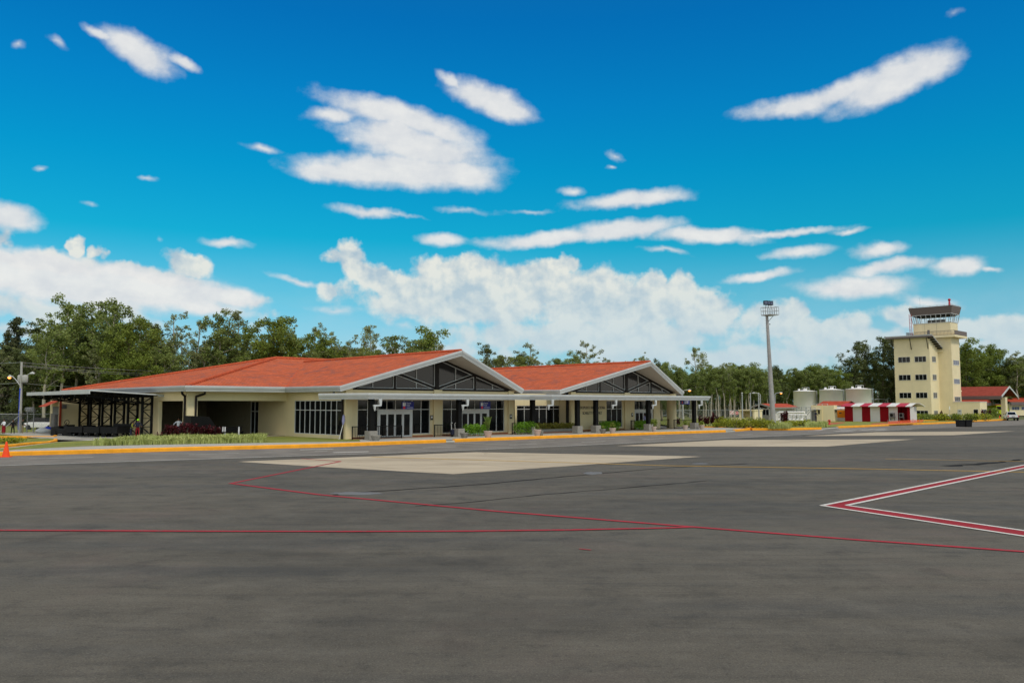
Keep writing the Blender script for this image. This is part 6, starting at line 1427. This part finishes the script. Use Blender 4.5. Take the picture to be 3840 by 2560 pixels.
def tree(kind, P, H, label, group=None, i=None):
    ks = [k for k in PROT if k[0] == kind]; k = ks[rt.randrange(len(ks))] if i is None else (kind, i)
    s = H/HP
    if PROT[k] is None:
        t = make_tree(NAMES[kind], label, 'tree', sum(map(ord, kind))*7+k[1]*31, HP, kind, group); PROT[k] = t; t.location = P
        t.rotation_euler = (0, 0, rt.uniform(0, 6.28))
    else: t = dup(PROT[k], P, rt.uniform(0, 6.28), label)
    wv = rt.uniform(.92, 1.12); t.scale = (s*wv, s*wv, s)
    if group: t['group'] = group
    elif 'group' in t: del t['group']
    return t
def tpx(kind, x, yt, Y, label, group=None, i=None):
    """a tree whose top stands at photo pixel (x, yt) when its trunk is Y metres away"""
    P = at(x, yt, Y); return tree(kind, Vector((P.x, P.y, 0)), P.z/.985, label, group, i)
# emergent trees one can single out
for kind, x, yt, Y, lab in [
 ('conifer', 72, 1182, 118, 'pointed dark conifer, tallest left of the big pale crowned trees'), ('conifer', 12, 1238, 112, 'short dark conifer top at the left picture edge'),
 ('euc', 178, 1228, 104, 'small eucalyptus between the conifers and the big left trees'), ('euc', 235, 1128, 108, 'very tall pale crowned tree, left of the two highest'), ('euc', 300, 1135, 112, 'tall eucalyptus with forked white trunk between the two highest trees'),
 ('euc', 385, 1122, 110, 'highest dark green tree, right of the two highest at the left'), ('euc', 440, 1140, 106, 'tall bright green tree on the right flank of the highest tree'), ('full', 490, 1200, 104, 'bushy green tree sloping down right of the highest tree'),
 ('dark', 560, 1215, 112, 'dark eucalyptus just left of the thin lace crowned tree'), ('sparse', 637, 1166, 112, 'thin lace crowned eucalyptus with bright sky showing through'), ('sparse', 735, 1192, 118, 'nearly bare eucalyptus with detached leaf tufts'), ('airy', 690, 1245, 116, 'small airy eucalyptus between the two thin lace crowns'),
 ('euc', 825, 1178, 114, 'broad tall eucalyptus above the left roof slope'), ('airy', 905, 1160, 118, 'feathery eucalyptus top rising right of the broad one'), ('full', 1020, 1200, 116, 'bright green round tree above the hip of the roof'), ('airy', 1075, 1235, 118, 'airy eucalyptus right of the bright round tree'),
 ('sparse', 1168, 1218, 122, 'sparse twig topped eucalyptus over the main ridge'), ('full', 1205, 1257, 116, 'dome shaped light green tree over the main ridge'), ('sparse', 1243, 1232, 124, 'sparse eucalyptus just right of the dome shaped tree'), ('airy', 1310, 1268, 118, 'grey green airy eucalyptus left of the needle top'),
 ('airy', 1400, 1214, 120, 'needle topped eucalyptus above the first gable ridge'), ('euc', 1480, 1255, 118, 'green eucalyptus right of the needle topped one'), ('euc', 1560, 1268, 118, 'low green eucalyptus beside the last round one of the left wood'), ('full', 1612, 1232, 120, 'round topped tree, last of the wood left of the first gable'),
 ('dark', 1846, 1298, 112, 'dark leaning tree just right of the first gable'), ('euc', 1872, 1322, 114, 'dense tree right behind the dark leaning one'), ('sparse', 2003, 1282, 120, 'open crowned eucalyptus above the red roof middle'), ('airy', 2190, 1280, 122, 'open crowned eucalyptus nearer the second gable'), ('euc', 1945, 1332, 118, 'pale low eucalyptus left of the first open crown'), ('euc', 2150, 1328, 118, 'low bushy eucalyptus under the second open crown'),
 ('airy', 2395, 1332, 140, 'small eucalyptus directly over the second gable apex'), ('dark', 2480, 1355, 140, 'dark small tree on the slope right of the second gable'),
 ('airy', 2605, 1299, 172, 'tall lone eucalyptus rising over the wood right of the second gable'), ('airy', 2715, 1364, 168, 'flat topped eucalyptus right of the tall lone one'), ('airy', 2737, 1356, 174, 'thin eucalyptus top beside the flat topped one'), ('euc', 2822, 1372, 176, 'broad crown in the wood above the flagpoles'), ('dark', 2925, 1374, 176, 'dark umbrella crown right of the mast'),
 ('full', 3050, 1378, 190, 'rounded crown above the middle white tank'), ('full', 3105, 1382, 192, 'rounded crown left of the dark group at the tower'),
 ('dark', 3192, 1290, 184, 'leftmost of the dark tall trees left of the tower'), ('dark', 3235, 1283, 186, 'second dark tall tree left of the tower'), ('dark', 3300, 1264, 184, 'highest dark tree, touching the tower roof'), ('dark', 3338, 1290, 188, 'dark tree half hidden by the tower left wall'),
 ('full', 3622, 1280, 205, 'tall green tree just right of the tower shaft'), ('euc', 3668, 1306, 208, 'green tree above the fire station ridge'), ('full', 3712, 1298, 210, 'rounded high tree over the fire station roof'), ('euc', 3760, 1304, 212, 'high tree over the fire station gable'), ('airy', 3808, 1318, 208, 'pale airy tree near the right picture edge'), ('euc', 3846, 1332, 208, 'green tree cut by the right picture edge'),
]: tpx(kind, x, yt, Y, lab)
# filling of the wood
GL = 'eucalyptus of the dense wood behind the left lawn and terminal'; GR = 'slender pale trunked eucalyptus of the wood right of the terminal'; GT = 'tree of the dense wood behind the control tower and fire station'
def fill(x0, x1, yt0, yt1, Y0, Y1, n, kinds, lab, grp, seed):
    r = random.Random(seed)
    for k in range(n):
        x = x0+(x1-x0)*(k+r.uniform(.1, .9))/n; f = (x-x0)/(x1-x0); tpx(kinds[r.randrange(len(kinds))], x, yt0+(yt1-yt0)*f+r.uniform(-34, 30), r.uniform(Y0, Y1), lab, grp)
fill(-60, 620, 1290, 1300, 106, 116, 22, ('dark', 'euc', 'euc', 'airy'), GL, 'trees of the left wood', 1)
fill(-60, 620, 1330, 1340, 120, 132, 16, ('full', 'dark'), GL, 'trees of the left wood', 2)
fill(130, 560, 1215, 1235, 112, 120, 12, ('euc', 'airy', 'euc', 'dark'), GL, 'trees of the left wood', 21)
fill(600, 1660, 1310, 1320, 112, 126, 30, ('euc', 'airy', 'airy', 'slim', 'euc'), GL, 'trees of the left wood', 3)
fill(780, 1120, 1262, 1280, 116, 124, 8, ('euc', 'airy', 'euc'), GL, 'trees of the left wood', 31)
fill(580, 1700, 1345, 1350, 126, 140, 18, ('full', 'dark'), GL, 'trees of the left wood', 4)
fill(1780, 2420, 1350, 1360, 118, 130, 16, ('euc', 'airy', 'airy'), 'eucalyptus showing between the two terminal gables', 'trees between the gables', 5)
fill(2440, 2900, 1398, 1408, 160, 170, 28, ('slim', 'euc', 'slim', 'slim'), GR, 'trees of the right wood', 6)
fill(2900, 3190, 1400, 1412, 176, 184, 18, ('slim', 'euc', 'slim', 'slim'), GR, 'trees of the right wood', 61)
fill(2430, 3200, 1392, 1402, 178, 194, 40, ('slim', 'euc', 'slim', 'full'), GR, 'trees of the right wood', 7)
fill(2430, 3420, 1418, 1425, 198, 220, 34, ('full', 'full', 'dark'), GR, 'trees of the right wood', 8)
fill(3170, 3400, 1372, 1382, 186, 198, 10, ('slim', 'dark', 'slim'), GT, 'trees around the tower', 9)
fill(3560, 3900, 1350, 1372, 208, 222, 16, ('full', 'euc', 'full', 'dark'), GT, 'trees around the tower', 10)
fill(3560, 3900, 1425, 1440, 225, 240, 12, ('full', 'dark'), GT, 'trees around the tower', 11)
# tangled undergrowth below the trees
def under(pts, n, h, seed, mat, label):
    rr = random.Random(seed); m = MB(); m.fix = False
    for _ in range(n):
        i = rr.randrange(len(pts)-1); p = Vector(pts[i]).lerp(Vector(pts[i+1]), rr.random())+Vector((rr.uniform(-2, 2), rr.uniform(-2, 6), 0)); hh = h*rr.uniform(.4, 1.2)
        leafcloud(m, (p.x, p.y, hh*.5), hh*.7, 46, .42, rr, flat=.8)
    return tag(m.build('undergrowth', mat), label, 'undergrowth', None, 'stuff')
W2_ = lambda x, Y: (at(x, 1515, Y).x, Y, 0)
under([W2_(-120, 112), W2_(250, 110), W2_(500, 108)], 330, 2.6, 1, 'darkleaf', 'dark undergrowth below the left wood')
under([W2_(2430, 182), W2_(2800, 186), W2_(3400, 205)], 420, 4.2, 2, 'darkleaf', 'dark undergrowth between the trunks of the right wood')
under([W2_(3560, 226), W2_(3900, 232)], 120, 4.0, 3, 'darkleaf', 'dark undergrowth behind the fire station')
